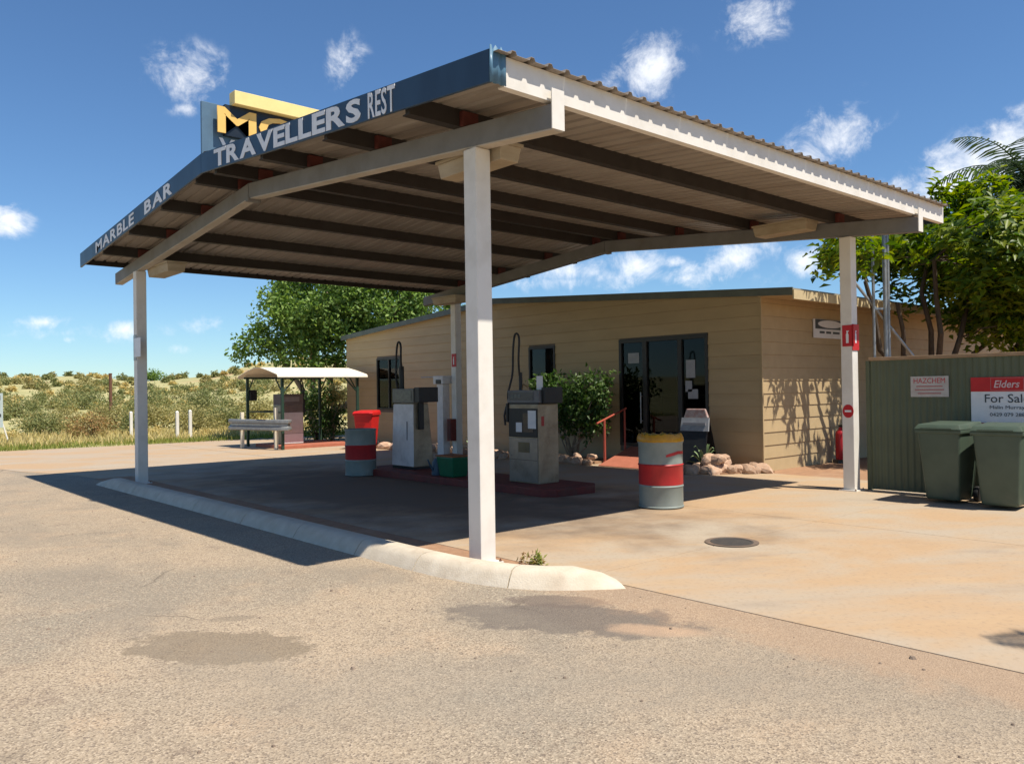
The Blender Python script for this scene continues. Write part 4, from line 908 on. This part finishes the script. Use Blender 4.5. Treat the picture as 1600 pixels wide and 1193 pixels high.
MB().tube([(0,0,-.2),(0,0,2.45)], [.09,.08], 8).build('shaft', M_rust, o, smooth=True)
MB().tube([(0,0,2.45),(0,0,2.5)], [.095,.095], 8).build('cap', M_rust, o)
rs = thing('roadside_sign', 'narrow white roadside sign on slanted legs at the left edge', 'sign', (0.6,26.5,height_at(.6,26.5)), R_(-40))
MB().box(-.42,.20,-.012,.012,.62,1.78).build('panel', pmat('sign_pale', (.62,.68,.66), (.55,.62,.60)), rs)
MB().box(-.10,.13,-.018,-.0125,1.55,1.70).build('dark_print', M_ink, rs)
MB().box(-.10,.11,-.018,-.0125,1.22,1.46).build('picture_print', pmat('print_green', (.06,.16,.13), (.35,.42,.40), scale=9), rs)
for x in (-.08,.07): MB().box(x,x+.08,-.018,-.0125,.98,1.08).build('dark_print', M_ink, rs)
MB().box(-.02,.10,-.018,-.0125,.70,.82).build('picture_print', pmat('print_grey', (.12,.18,.2)), rs)
MB().tube([(-.30,.03,0),(-.30,.03,1.2)], .03).tube([(-.03,.03,0),(-.03,.03,1.2)], .03).tube([(.17,.03,.75),(.36,.10,0)], .025).build('legs', M_white, rs)

# ------------------------------------------------------------------ vegetation
def leaf_mesh(name, P, D, Nn, ln, wd, mat, parent, fold=.25):
    """P base points, D directions, Nn leaf normals; each leaf a folded diamond of two triangles"""
    P = np.asarray(P); D = np.asarray(D); D = D/np.linalg.norm(D,axis=1,keepdims=True)
    Sd = np.cross(D, Nn); Sd = Sd/np.maximum(1e-6,np.linalg.norm(Sd,axis=1,keepdims=True)); Up = np.cross(Sd, D)
    ln = np.asarray(ln)[:,None]; wd = np.asarray(wd)[:,None]; n = len(P)
    mid = P + D*ln*.48
    A = P; T = P + D*ln - Up*ln*.12; Lf = mid + Sd*wd*.5 + Up*wd*fold; Rg = mid - Sd*wd*.5 + Up*wd*fold
    V = np.stack([A, Rg, T, Lf], 1).reshape(-1,3)
    me = bpy.data.meshes.new(name); me.vertices.add(4*n); me.vertices.foreach_set('co', V.ravel())
    idx = np.arange(n)[:,None]*4; F = np.concatenate([idx+np.array([0,1,2]), idx+np.array([0,2,3])],1).reshape(-1)
    me.loops.add(6*n); me.loops.foreach_set('vertex_index', F.astype(np.int32))
    me.polygons.add(2*n); me.polygons.foreach_set('loop_start', np.arange(0,6*n,3,dtype=np.int32)); me.polygons.foreach_set('loop_total', np.full(2*n,3,dtype=np.int32))
    me.update(calc_edges=True); me.validate(); me.materials.append(mat)
    o = bpy.data.objects.new(name, me); COL.objects.link(o); o.parent = parent; return o
def rdirs(n, up=0.0):
    d = RNG.normal(size=(n,3)); d /= np.linalg.norm(d,axis=1,keepdims=True); d[:,2] += up; return d/np.linalg.norm(d,axis=1,keepdims=True)
def in_lumps(lumps, n, shell=.55):
    """n cluster centres in a union of ellipsoids (cx,cy,cz,rx,ry,rz), denser to the outside"""
    vol = np.array([l[3]*l[4]*l[5]*(l[6] if len(l) > 6 else 1) for l in lumps]); lumps = [l[:6] for l in lumps]; pick = RNG.choice(len(lumps), n, p=vol/vol.sum()); L_ = np.array(lumps)[pick]
    d = rdirs(n); r = (shell + (1-shell)*RNG.random(n))[:,None]*(.88+.24*RNG.random(n))[:,None]
    return L_[:,:3] + d*L_[:,3:]*r, d
def clusters(C_, out, per, spread, ln, lw, upb=.35, rosette=False):
    n = len(C_)*per; c = np.repeat(C_, per, 0); o = np.repeat(out, per, 0)
    if rosette:
        ax = o*.6 + np.array([0,0,.8]); ax /= np.linalg.norm(ax,axis=1,keepdims=True)
        D = rdirs(n); D = D - ax*(np.sum(D*ax,1,keepdims=True)) ; D /= np.linalg.norm(D,axis=1,keepdims=True); D = D + ax*RNG.uniform(-.1,.75,(n,1))
        P = c + RNG.normal(size=(n,3))*spread; Nn = ax + rdirs(n)*.3
    else:
        P = c + RNG.normal(size=(n,3))*spread; D = rdirs(n) + o*.5 + np.array([0,0,-.15]); Nn = rdirs(n) + o*.5 + np.array([0,0,upb])
    L_ = ln*RNG.uniform(.65,1.25,n); return P, D, Nn, L_, L_*lw
def limb(path, r0, r1, b, n=7):
    P = [Vector(p) for p in path]; k = len(P); b.tube(P, [r0+(r1-r0)*i/(k-1) for i in range(k)], n)
def bend(a, b_, k=5, amp=.12):
    a = Vector(a); b_ = Vector(b_); L_ = (b_-a).length; j = [Vector((random.uniform(-1,1),random.uniform(-1,1),random.uniform(-.5,.5)))*amp*L_ for _ in range(k+1)]
    return [a.lerp(b_, i/k) + (j[i]*math.sin(math.pi*i/k)) for i in range(k+1)]
def make_tree(name, label, base, lumps, ncl, per, spread, ln, lw, mat, bark, stems, r0, rosette=False, shell=.55, fork=.35, group=None):
    o = thing(name, label, 'tree', base, group=group); bx_ = Vector(base)
    C_, out = in_lumps([(l[0]-base[0], l[1]-base[1], l[2]-base[2], *l[3:]) for l in lumps], ncl, shell)
    near = np.array([np.partition(np.linalg.norm(C_-c, axis=1), 3)[3] for c in C_]); C_, out = C_[near < .52], out[near < .52]     # no stray tufts away from the crown
    low = (C_[:,2] < 4.85) | (C_[:,0] > .6) if rosette else np.ones(len(C_), bool); C_, out = C_[low], out[low]
    b = MB(); ends = []
    for (dx, dy, hh, tx, ty, tz) in stems:
        p = bend((dx,dy,-.1),(tx,ty,tz),6,.07); limb(p, r0, r0*.45, b, 8); ends.append(p)
    tw = MB()
    for i in RNG.choice(len(C_), min(len(C_), 90), replace=False):
        c = Vector(C_[i]); best = min((q for p in ends for q in p[int(len(p)*fork):]), key=lambda q: (q-c).length)
        limb(bend(best, c, 4, .10), max(.012, r0*.26), .008, tw, 5)
    tr = b.build('trunk', bark, o, smooth=True); tag(tw.build('branches', bark, tr, smooth=True), kind='stuff')
    P, D, Nn, L_, W_ = clusters(C_, out, per, spread, ln, lw, rosette=rosette)
    leaf_mesh('crown', P, D, Nn, L_, W_, mat, o); return o
LF_bright = leafmat('leaf_bright', [(.045,.09,.010),(.09,.15,.014),(.15,.215,.02),(.24,.28,.024),(.04,.08,.012)], .42, .4)
LF_mid = leafmat('leaf_mid', [(.07,.13,.028),(.12,.205,.04),(.18,.275,.055),(.24,.33,.08)], .5, .3)
LF_shrub = leafmat('leaf_shrub', [(.03,.07,.018),(.06,.115,.025),(.11,.17,.045),(.04,.085,.02)], .45, .35)
LF_olive = leafmat('leaf_olive', [(.26,.24,.09),(.34,.30,.12),(.40,.35,.15),(.22,.22,.075)], .7, .25)
LF_dull = leafmat('leaf_dull_green', [(.18,.20,.075),(.25,.26,.10),(.15,.18,.065),(.31,.29,.12)], .7, .25)
LF_red = leafmat('leaf_russet', [(.33,.18,.075),(.36,.23,.10),(.26,.21,.08),(.33,.28,.11)], .8, .2)
LF_palm = leafmat('leaf_palm', [(.03,.055,.022),(.05,.08,.03),(.07,.10,.04)], .5, .25)
LF_grass = leafmat('grass_green', [(.16,.22,.04),(.24,.28,.06),(.34,.33,.09),(.14,.19,.04)], .7, .3)
LF_dry = leafmat('grass_dry', [(.62,.50,.22),(.55,.45,.19),(.68,.56,.28),(.44,.40,.15)], .8, .3)

# big glossy tree behind the fence
make_tree('broadleaf_tree', 'wide bright green broadleaf tree rising behind the green fence', (12.6,.95,0),
    [(12.6,-.3,4.4,1.9,1.3,.95),(13.6,-.8,4.2,1.7,1.4,1.1),(14.8,-1.4,3.8,1.8,1.7,1.2),(15.6,-.6,3.5,1.8,1.6,1.2),(13.4,-.6,3.2,1.6,1.2,.75),(14.2,-1.8,3.0,1.3,1.1,.85),(15.8,-2.4,3.2,1.6,1.5,1.1),(12.2,-.3,3.5,1.3,1.0,.6,.8),
     (10.3,1.45,4.05,.75,.6,.5,.45),(9.7,1.2,4.0,.65,.5,.5,.45),(11.2,1.0,4.3,1.0,.6,.6,.4),(12.2,.9,4.1,1.0,.5,.6,.3),(13.2,.9,3.9,.9,.5,.6,.5),(13.3,1.9,4.6,1.2,.8,.6),(12.5,2.5,4.4,.9,.7,.5),(14.3,1.2,4.2,1.2,.9,.8),(13.7,.5,3.1,1.0,.6,.55,.7),(14.6,.3,2.9,1.0,.8,.6,.7),(15.6,.8,4.0,1.3,1.2,1.0)] + [(*far(u,v,d), a, a*.8, b, k) for u,v,d,a,b,k in ((1395,372,17.4,.7,.4,1),(1440,312,17.2,.8,.5,1),(1378,405,17.4,.6,.5,.7),(1430,400,17.6,.8,.6,.7),(1490,330,17,.9,.6,1),(1540,320,17,.9,.6,1),(1400,470,17.5,.5,.4,.5),(1470,470,17.2,.7,.5,.6),(1530,500,16.8,.7,.5,.9),(1580,450,16.6,.9,.8,1),(1290,400,15.6,.5,.45,.9),(1345,395,16.2,.5,.55,.8),(1352,470,16.6,.4,.4,.6),(1405,520,17,.5,.4,.6),(1452,505,17,.6,.5,.6),(1500,535,16.6,.6,.4,.9),(1560,530,16.4,.7,.5,1),(1480,400,17,.9,.7,.9),(1540,400,16.8,.9,.8,1))],
    2100, 17, .10, .22, .44, LF_bright, M_bark,
    [(0,0,0,-1.6,.6,3.6),(.1,.1,0,-.6,-.3,4.0),(-.1,.1,0,.7,-.7,4.0),(.15,-.1,0,1.8,-1.6,3.4),(0,-.1,0,2.4,-.6,3.2),(-.15,0,0,-.9,.3,3.2),(.05,.05,0,.25,.15,4.1)], .085, rosette=True, shell=.5, fork=.3)
# dense tree left, behind the shop
make_tree('shade_tree', 'dense dark green shade tree behind the shelter and the shop', (9.6,20.3,0),
    [(8.5,20.5,4.0,1.5,1.4,1.3),(9.6,19.9,4.7,2.0,2.0,1.6),(11.2,19.0,4.7,1.9,1.9,1.5),(12.6,18.6,4.6,1.6,1.6,1.3),(7.5,21.3,3.2,.85,.8,.6),(8.6,20.2,2.9,1.2,1.2,.8),(10.2,19.4,3.0,1.2,1.2,.8),(9.4,21.3,4.9,1.4,1.4,1.2)],
    1100, 28, .16, .17, .55, LF_mid, M_barkpale,
    [(0,0,0,-.9,.2,3.8),(.1,0,0,.5,-.4,4.4),(0,.1,0,1.8,-1.2,4.2),(-.1,0,0,-1.4,.9,3.2)], .14, shell=.6)
# smaller growth under it, seen below the shelter roof
def shrub(name, label, base, lumps, ncl, per, spread, ln, lw, mat, nst=6, r=.02, group=None, cat='shrub', bark=M_bark, shell=.3):
    o = thing(name, label, cat, base, group=group)
    L_ = [(l[0],l[1],l[2],l[3],l[4],l[5]) for l in lumps]; C_, out = in_lumps(L_, ncl, shell); b = MB()
    for i in range(nst):
        c = C_[i % len(C_)]; limb(bend((random.uniform(-.08,.08),random.uniform(-.08,.08),-.03), c, 4, .12), r, r*.35, b, 5)
    b.build('stems', bark, o, smooth=True)
    P, D, Nn, l, w_ = clusters(C_, out, per, spread, ln, lw); P[:,2] = np.maximum(P[:,2], .02)
    leaf_mesh('foliage', P, D, Nn, l, w_, mat, o); return o
shrub('garden_shrub', 'leafy shrub with a pale dead clump behind the small shelter', (8.3,18.7,0), [(0,0,1.1,.8,.7,1.0),(.5,-.3,.6,.6,.5,.6)], 120, 22, .14, .12, .5, LF_shrub, 8, .03)
shrub('dry_shrub', 'pale dried clump hanging under the shade tree', (8.75,18.3,0), [(0,0,1.5,.45,.45,.35)], 50, 18, .1, .12, .3, LF_dry, 5, .025, bark=M_barkpale)
# shrub in the garden bed by the door
shrub('garden_shrub', 'green leafy shrub growing against the shop wall left of the ramp', (8.25,6.85,.05), [(0,.45,1.25,.42,.7,.6),(-.05,-.4,1.3,.38,.6,.65),(0,0,.8,.42,.9,.45),(.05,1.0,1.6,.28,.4,.42),(.0,-.85,1.6,.28,.34,.42)], 190, 20, .09, .115, .55, LF_shrub, 12, .022, bark=M_barkpale, shell=.25)
# agaves
def agave(label, loc, s, n=16):
    o = thing('agave_plant', label, 'plant', loc); 
    for i in range(n):
        a = i*2.399; t = .25+.75*(i/n); hgt = .38*(1.25-t)*s; out = .30*s*(.35+.65*t); w0 = .04*s; b = MB(); vs = []
        for k in range(5):
            q = k/4; rr_ = out*q; z_ = hgt*math.sin(q*1.9)*1.0; w_ = w0*(1-q)**.7*(.7+q) if k else w0*.7
            c = Vector((math.cos(a)*rr_, math.sin(a)*rr_, z_)); sd = Vector((-math.sin(a), math.cos(a), 0))*w_
            vs += [c-sd+Vector((0,0,w_*.5)), c, c+sd+Vector((0,0,w_*.5))]
        b.add(vs, [(3*k+j,3*k+j+1,3*k+4+j,3*k+3+j) for k in range(4) for j in range(2)]).build('leaf', MATS['agave'] if 'agave' in MATS else pmat('agave', (.20,.27,.13), (.14,.21,.09), rough=.5), o, smooth=True)
    return o
agave('pale green agave growing among the rocks right of the sandwich board', (8.1,3.3,.04), 1.25)
agave('small agave growing by the drum at the rock edge', (7.75,3.72,.04), .7, 12)
agave('pale agave in the bed behind the rear canopy post', (7.85,9.9,.05), 1.1)
# rocks edging the beds
RK = []
def rock_mesh(seed):
    bm = bmesh.new(); bmesh.ops.create_icosphere(bm, subdivisions=2, radius=1.0); rg = random.Random(seed)
    ph = [Vector((rg.uniform(-2,2),rg.uniform(-2,2),rg.uniform(-2,2))) for _ in range(5)]
    for v in bm.verts:
        s = 1.0 + sum(.10*math.sin(v.co.dot(p)*1.7+i) for i, p in enumerate(ph)); v.co *= s
        for p in ph[:4]:                              # flat broken faces
            nn = p.normalized(); d = v.co.dot(nn)
            if d > .72: v.co -= nn*(d-.72)*.9
    me = bpy.data.meshes.new('rock'); bm.to_mesh(me); bm.free(); me.materials.append(M_rock); return me
RM = [rock_mesh(i) for i in range(7)]
rg = random.Random(21); nrock = 0
def rock(x, y_, z_, s, label, group):
    global nrock
    o = bpy.data.objects.new('garden_rock', RM[nrock % 7]); nrock += 1; COL.objects.link(o)
    o.location = (x, y_, z_ + s*.42); o.scale = (s*rg.uniform(.85,1.2), s*rg.uniform(.85,1.25), s*rg.uniform(.6,.85)); o.rotation_euler = (rg.uniform(-.4,.4), rg.uniform(-.4,.4), rg.uniform(0,6.28))
    return tag(o, label, 'rock', group)
la = 'sandstone rock in the border of the bed right of the ramp'; ga = 'rocks right of the ramp'
for i in range(11):
    t = i/10; rock(7.5+1.15*t+rg.uniform(-.05,.05), 3.42-1.02*t+rg.uniform(-.05,.05), .0, rg.uniform(.13,.19), la, ga)
for i in range(6): rock(7.9+rg.uniform(-.1,.5), 2.95+rg.uniform(-.2,.2), .12+rg.uniform(0,.08), rg.uniform(.11,.17), la, ga)
lb_ = 'sandstone rock in the border of the bed under the shrub'; gb = 'rocks under the shrub'
for i in range(16):
    t = i/15; rock(7.72+rg.uniform(-.08,.08), 5.95+2.5*t+rg.uniform(-.06,.06), .0, rg.uniform(.12,.19), lb_, gb)
for i in range(6): rock(7.95+rg.uniform(-.1,.1), 5.95+2.2*rg.random(), .1, rg.uniform(.1,.15), lb_, gb)
lc = 'sandstone rock in the border of the bed behind the fuel pumps'; gc = 'rocks behind the pumps'
for i in range(22):
    t = i/21; rock(7.68+rg.uniform(-.08,.1)+.1*t, 8.6+5.0*t+rg.uniform(-.08,.08), .0, rg.uniform(.12,.2), lc, gc)
# weed by the near post
wd = thing('kerb_weed', 'small red and green weed growing in the joint beside the near post', 'weed', (.36,-.3,.006))
P, D, Nn, l, w_ = clusters(np.array([[0,0.12,.03],[.0,0,.03],[0,.2,.02]]), np.array([[0,0,1.]]*3), 30, .035, .05, .4)
leaf_mesh('russet_leaves', P[:60], D[:60], Nn[:60], l[:60], w_[:60], LF_red, wd)
P, D, Nn, l, w_ = clusters(np.array([[0,-.07,.035],[.02,-.05,.05]]), np.array([[0,0,1.]]*2), 22, .02, .07, .3)
leaf_mesh('green_leaves', P, D, Nn, l, w_, LF_grass, wd)
# palms
def palm(label, base, h, nf, L_, seed):
    rg_ = random.Random(seed); o = thing('palm_tree', label, 'palm tree', base)
    p = bend((0,0,-.1),(rg_.uniform(-.2,.2),rg_.uniform(-.2,.2),h),7,.02); b = MB(); limb(p, .16, .11, b, 10); b.build('trunk', M_barkpale, o, smooth=True)
    top = p[-1]; 
    for i in range(nf):
        a = i*2.399+rg_.uniform(-.2,.2); el = 1.15-1.5*(i/nf); b = MB(); pts = []; d = Vector((math.cos(a)*math.cos(el), math.sin(a)*math.cos(el), math.sin(el))); q = Vector(top); n = 12
        for k in range(n+1):
            pts.append(q.copy()); q = q + d*(L_/n); d.z -= .13*(1+.3*math.cos(el)); d.normalize()
        b.tube(pts, [.022*(1-k/n)+.004 for k in range(n+1)], 5)
        vs, fs = [], []
        for k in range(1, 30):
            t = k/30*n; i0 = int(t); c = pts[i0].lerp(pts[i0+1], t-i0); tg = (pts[i0+1]-pts[i0]).normalized(); sd = tg.cross(Vector((0,0,1))); sd = sd.normalized() if sd.length > .01 else Vector((1,0,0))
            ll = .55*L_*.42*math.sin(math.pi*min(1,(k+3)/34))+.06
            for s in (-1,1):
                dd = (sd*s + tg*.55 + Vector((0,0,-.35+rg_.uniform(-.15,.1)))).normalized(); wv = tg*.026; m0 = len(vs); tip = c + dd*ll + Vector((0,0,-.12*ll)); md = c+dd*ll*.5
                vs += [c-wv*.6, c+wv*.6, md+wv*1.1, tip, md-wv*1.1]; fs += [(m0,m0+1,m0+2,m0+4),(m0+4,m0+2,m0+3)]
        b.add(vs, fs); b.build('frond', LF_palm, o)
    return o
q = far(1600,300,20.5); palm('feathery palm rising behind the broadleaf tree at the right edge', (q.x,q.y,0), 6.5, 34, 2.5, 4)
palm('palm just outside the right edge, its fronds shading the concrete', (2.75,-8.45,0), 5.4, 18, 2.1, 9)

# distant scrub: nearer bushes one by one, the rest as a mass
def bush_at(u, d, rad, hgt, mat, label, ncl=60, per=16, ln=.16, name='scrub_bush'):
    p = far(u, 640, d); z_ = height_at(p.x, p.y)
    n1 = [(0,0,hgt*.55,rad,rad,hgt*.45),(rad*.5*random.uniform(-1,1),rad*.5*random.uniform(-1,1),hgt*.7,rad*.55,rad*.55,hgt*.35),(rad*.6*random.uniform(-1,1),rad*.6*random.uniform(-1,1),hgt*.4,rad*.6,rad*.6,hgt*.3)]
    return shrub(name, label, (p.x,p.y,z_), n1, ncl, per, .16*rad+.04, ln, .4, mat, 7, .03, cat='bush', shell=.35)
bush_at(142, 30.0, .75, 0.90, LF_red, 'russet brown bush on the verge between the sign and the left post', 90, 22, .10)
bush_at(60, 33, .9, 0.72, LF_dull, 'grey green bush behind the roadside sign', 90, 18, .13)
bush_at(100, 36, .8, 0.68, LF_olive, 'olive bush left of the russet bush', 70, 18, .13)
bush_at(172, 35, .9, 0.97, LF_olive, 'taller olive bush right of the russet bush, under the rusty pole', 100, 18, .13)
bush_at(205, 33, .6, 0.72, LF_dull, 'dull green bush just behind the far left canopy post', 60, 18, .13)
bush_at(250, 37, 1.2, 1.01, LF_olive, 'wide olive bush behind the pair of marker posts', 110, 18, .14)
bush_at(312, 33, 1.0, 0.94, LF_olive, 'rounded olive bush right of the marker posts', 110, 18, .13)
bush_at(352, 35, .9, 0.94, LF_dull, 'dull green bush behind the crash rail', 90, 18, .13)
bush_at(400, 40, 1.3, 1.08, LF_olive, 'large olive bush seen through the small shelter', 90, 18, .15)
bush_at(30, 46, 1.5, 0.86, LF_dull, 'dark green bush above the roadside sign', 80, 16, .17)
bush_at(125, 54, 2.0, 0.94, LF_dull, 'broad dull green thicket below the hill crest', 110, 16, .19)
bush_at(228, 52, 1.8, 1.01, LF_dull, 'dark thicket left and right of the far left canopy post', 110, 16, .19)
bush_at(330, 52, 1.9, 1.08, LF_dull, 'dark thicket on the slope behind the marker posts', 110, 16, .19)
bush_at(241, 150, 2.0, 1.80, LF_mid, 'lone dark bush on the skyline by the left canopy post', 70, 14, .4)
Ps, Ds, Ns, Ls, Ws = [], [], [], [], []
def scrub_mass(name, label, mat, nb, seed, dmin, dmax, rmin, rmax, lscale):
    rg_ = np.random.default_rng(seed); A = []
    for i in range(nb):
        u = rg_.uniform(-350, 640); d = dmin*(dmax/dmin)**rg_.random(); p = far(u, 640, d); z_ = height_at(p.x, p.y); r = rg_.uniform(rmin, rmax)
        if p.x > 8.3 and p.y < 24: continue
        C_, out = in_lumps([(p.x,p.y,z_+r*.55,r,r,r*.6)], 22, .45)
        k = max(.13, .0042*d)*lscale; A.append(clusters(C_, out, 10, r*.22, k, .45))
    P, D, Nn, l, w_ = [np.concatenate([a[i] for a in A]) for i in range(5)]
    return tag(leaf_mesh(name, P, D, Nn, l, w_, mat, None), label, 'scrub', kind='stuff')
scrub_mass('olive_scrub', 'olive scrub covering the slope beyond the verge', LF_olive, 240, 5, 42, 150, .3, .65, .8)
scrub_mass('green_scrub', 'dull green scrub scattered over the slope', LF_dull, 190, 6, 42, 170, .3, .75, .8)
scrub_mass('dry_tussocks', 'straw coloured tussock grass between the bushes', LF_dry, 210, 7, 30, 170, .2, .4, 1.0)
# grass on the verge
def grass(name, label, mat, n, poly_u, y0, y1, h0, h1, seed, kind='stuff'):
    rg_ = np.random.default_rng(seed); x = rg_.uniform(poly_u[0], poly_u[1], n); t = rg_.random(n)
    edge = np.interp(x, [-40,-14,0,3.4,6.7,12], [23.6,22.8,22.25,21.8,21.4,20.9]); yv = edge + y0 + (y1-y0)*t
    keep = ~((np.sin(x*1.7)+np.sin(yv*2.3+x)+rg_.normal(size=n)*.9) < -1.1); x, yv = x[keep], yv[keep]; n = len(x)
    P = np.stack([x, yv, np.full(n, -.05)], 1); D = rdirs(n)*.45 + np.array([0,0,1.]); Nn = rdirs(n); l = rg_.uniform(h0, h1, n)
    return tag(leaf_mesh(name, P, D, Nn, l, np.full(n,.018)+l*.05, mat, None, 0.1), label, 'grass', kind=kind)
grass('verge_grass', 'short green grass along the edge of the apron', LF_grass, 14000, (-16,12), .0, 3.2, .08, .24, 1)
grass('dry_grass', 'dry yellow grass behind the green verge', LF_dry, 14000, (-16,12), 1.2, 9.0, .16, .42, 2)

# loose stones on the road, too small and many to count
gv = MB(); rg = random.Random(77)
for i in range(420):
    u_ = rg.random(); x = -8+8.2*rg.random(); y_ = -5.2+16*rg.random()**1.4
    if x > -.62 and y_ > -1.5: continue
    s_ = rg.uniform(.004,.011) if rg.random() < .93 else rg.uniform(.012,.02); n = 6; a0 = rg.random()*6.28
    lo = [(x+s_*math.cos(a0+k*1.047)*rg.uniform(.8,1.2), y_+s_*math.sin(a0+k*1.047)*rg.uniform(.8,1.2), 0.0) for k in range(n)]
    hi = [(x+(p[0]-x)*.6, y_+(p[1]-y_)*.6, s_*rg.uniform(.6,.9)) for p in lo]
    gv.add(lo+hi, [(k,(k+1)%n,n+(k+1)%n,n+k) for k in range(n)]+[tuple(range(n,2*n))])
tag(gv.build('loose_gravel', pmat('gravel_stone', (.16,.115,.085), (.30,.23,.17), scale=9, rough=.9)), 'small loose stones scattered over the road', 'gravel', kind='stuff')
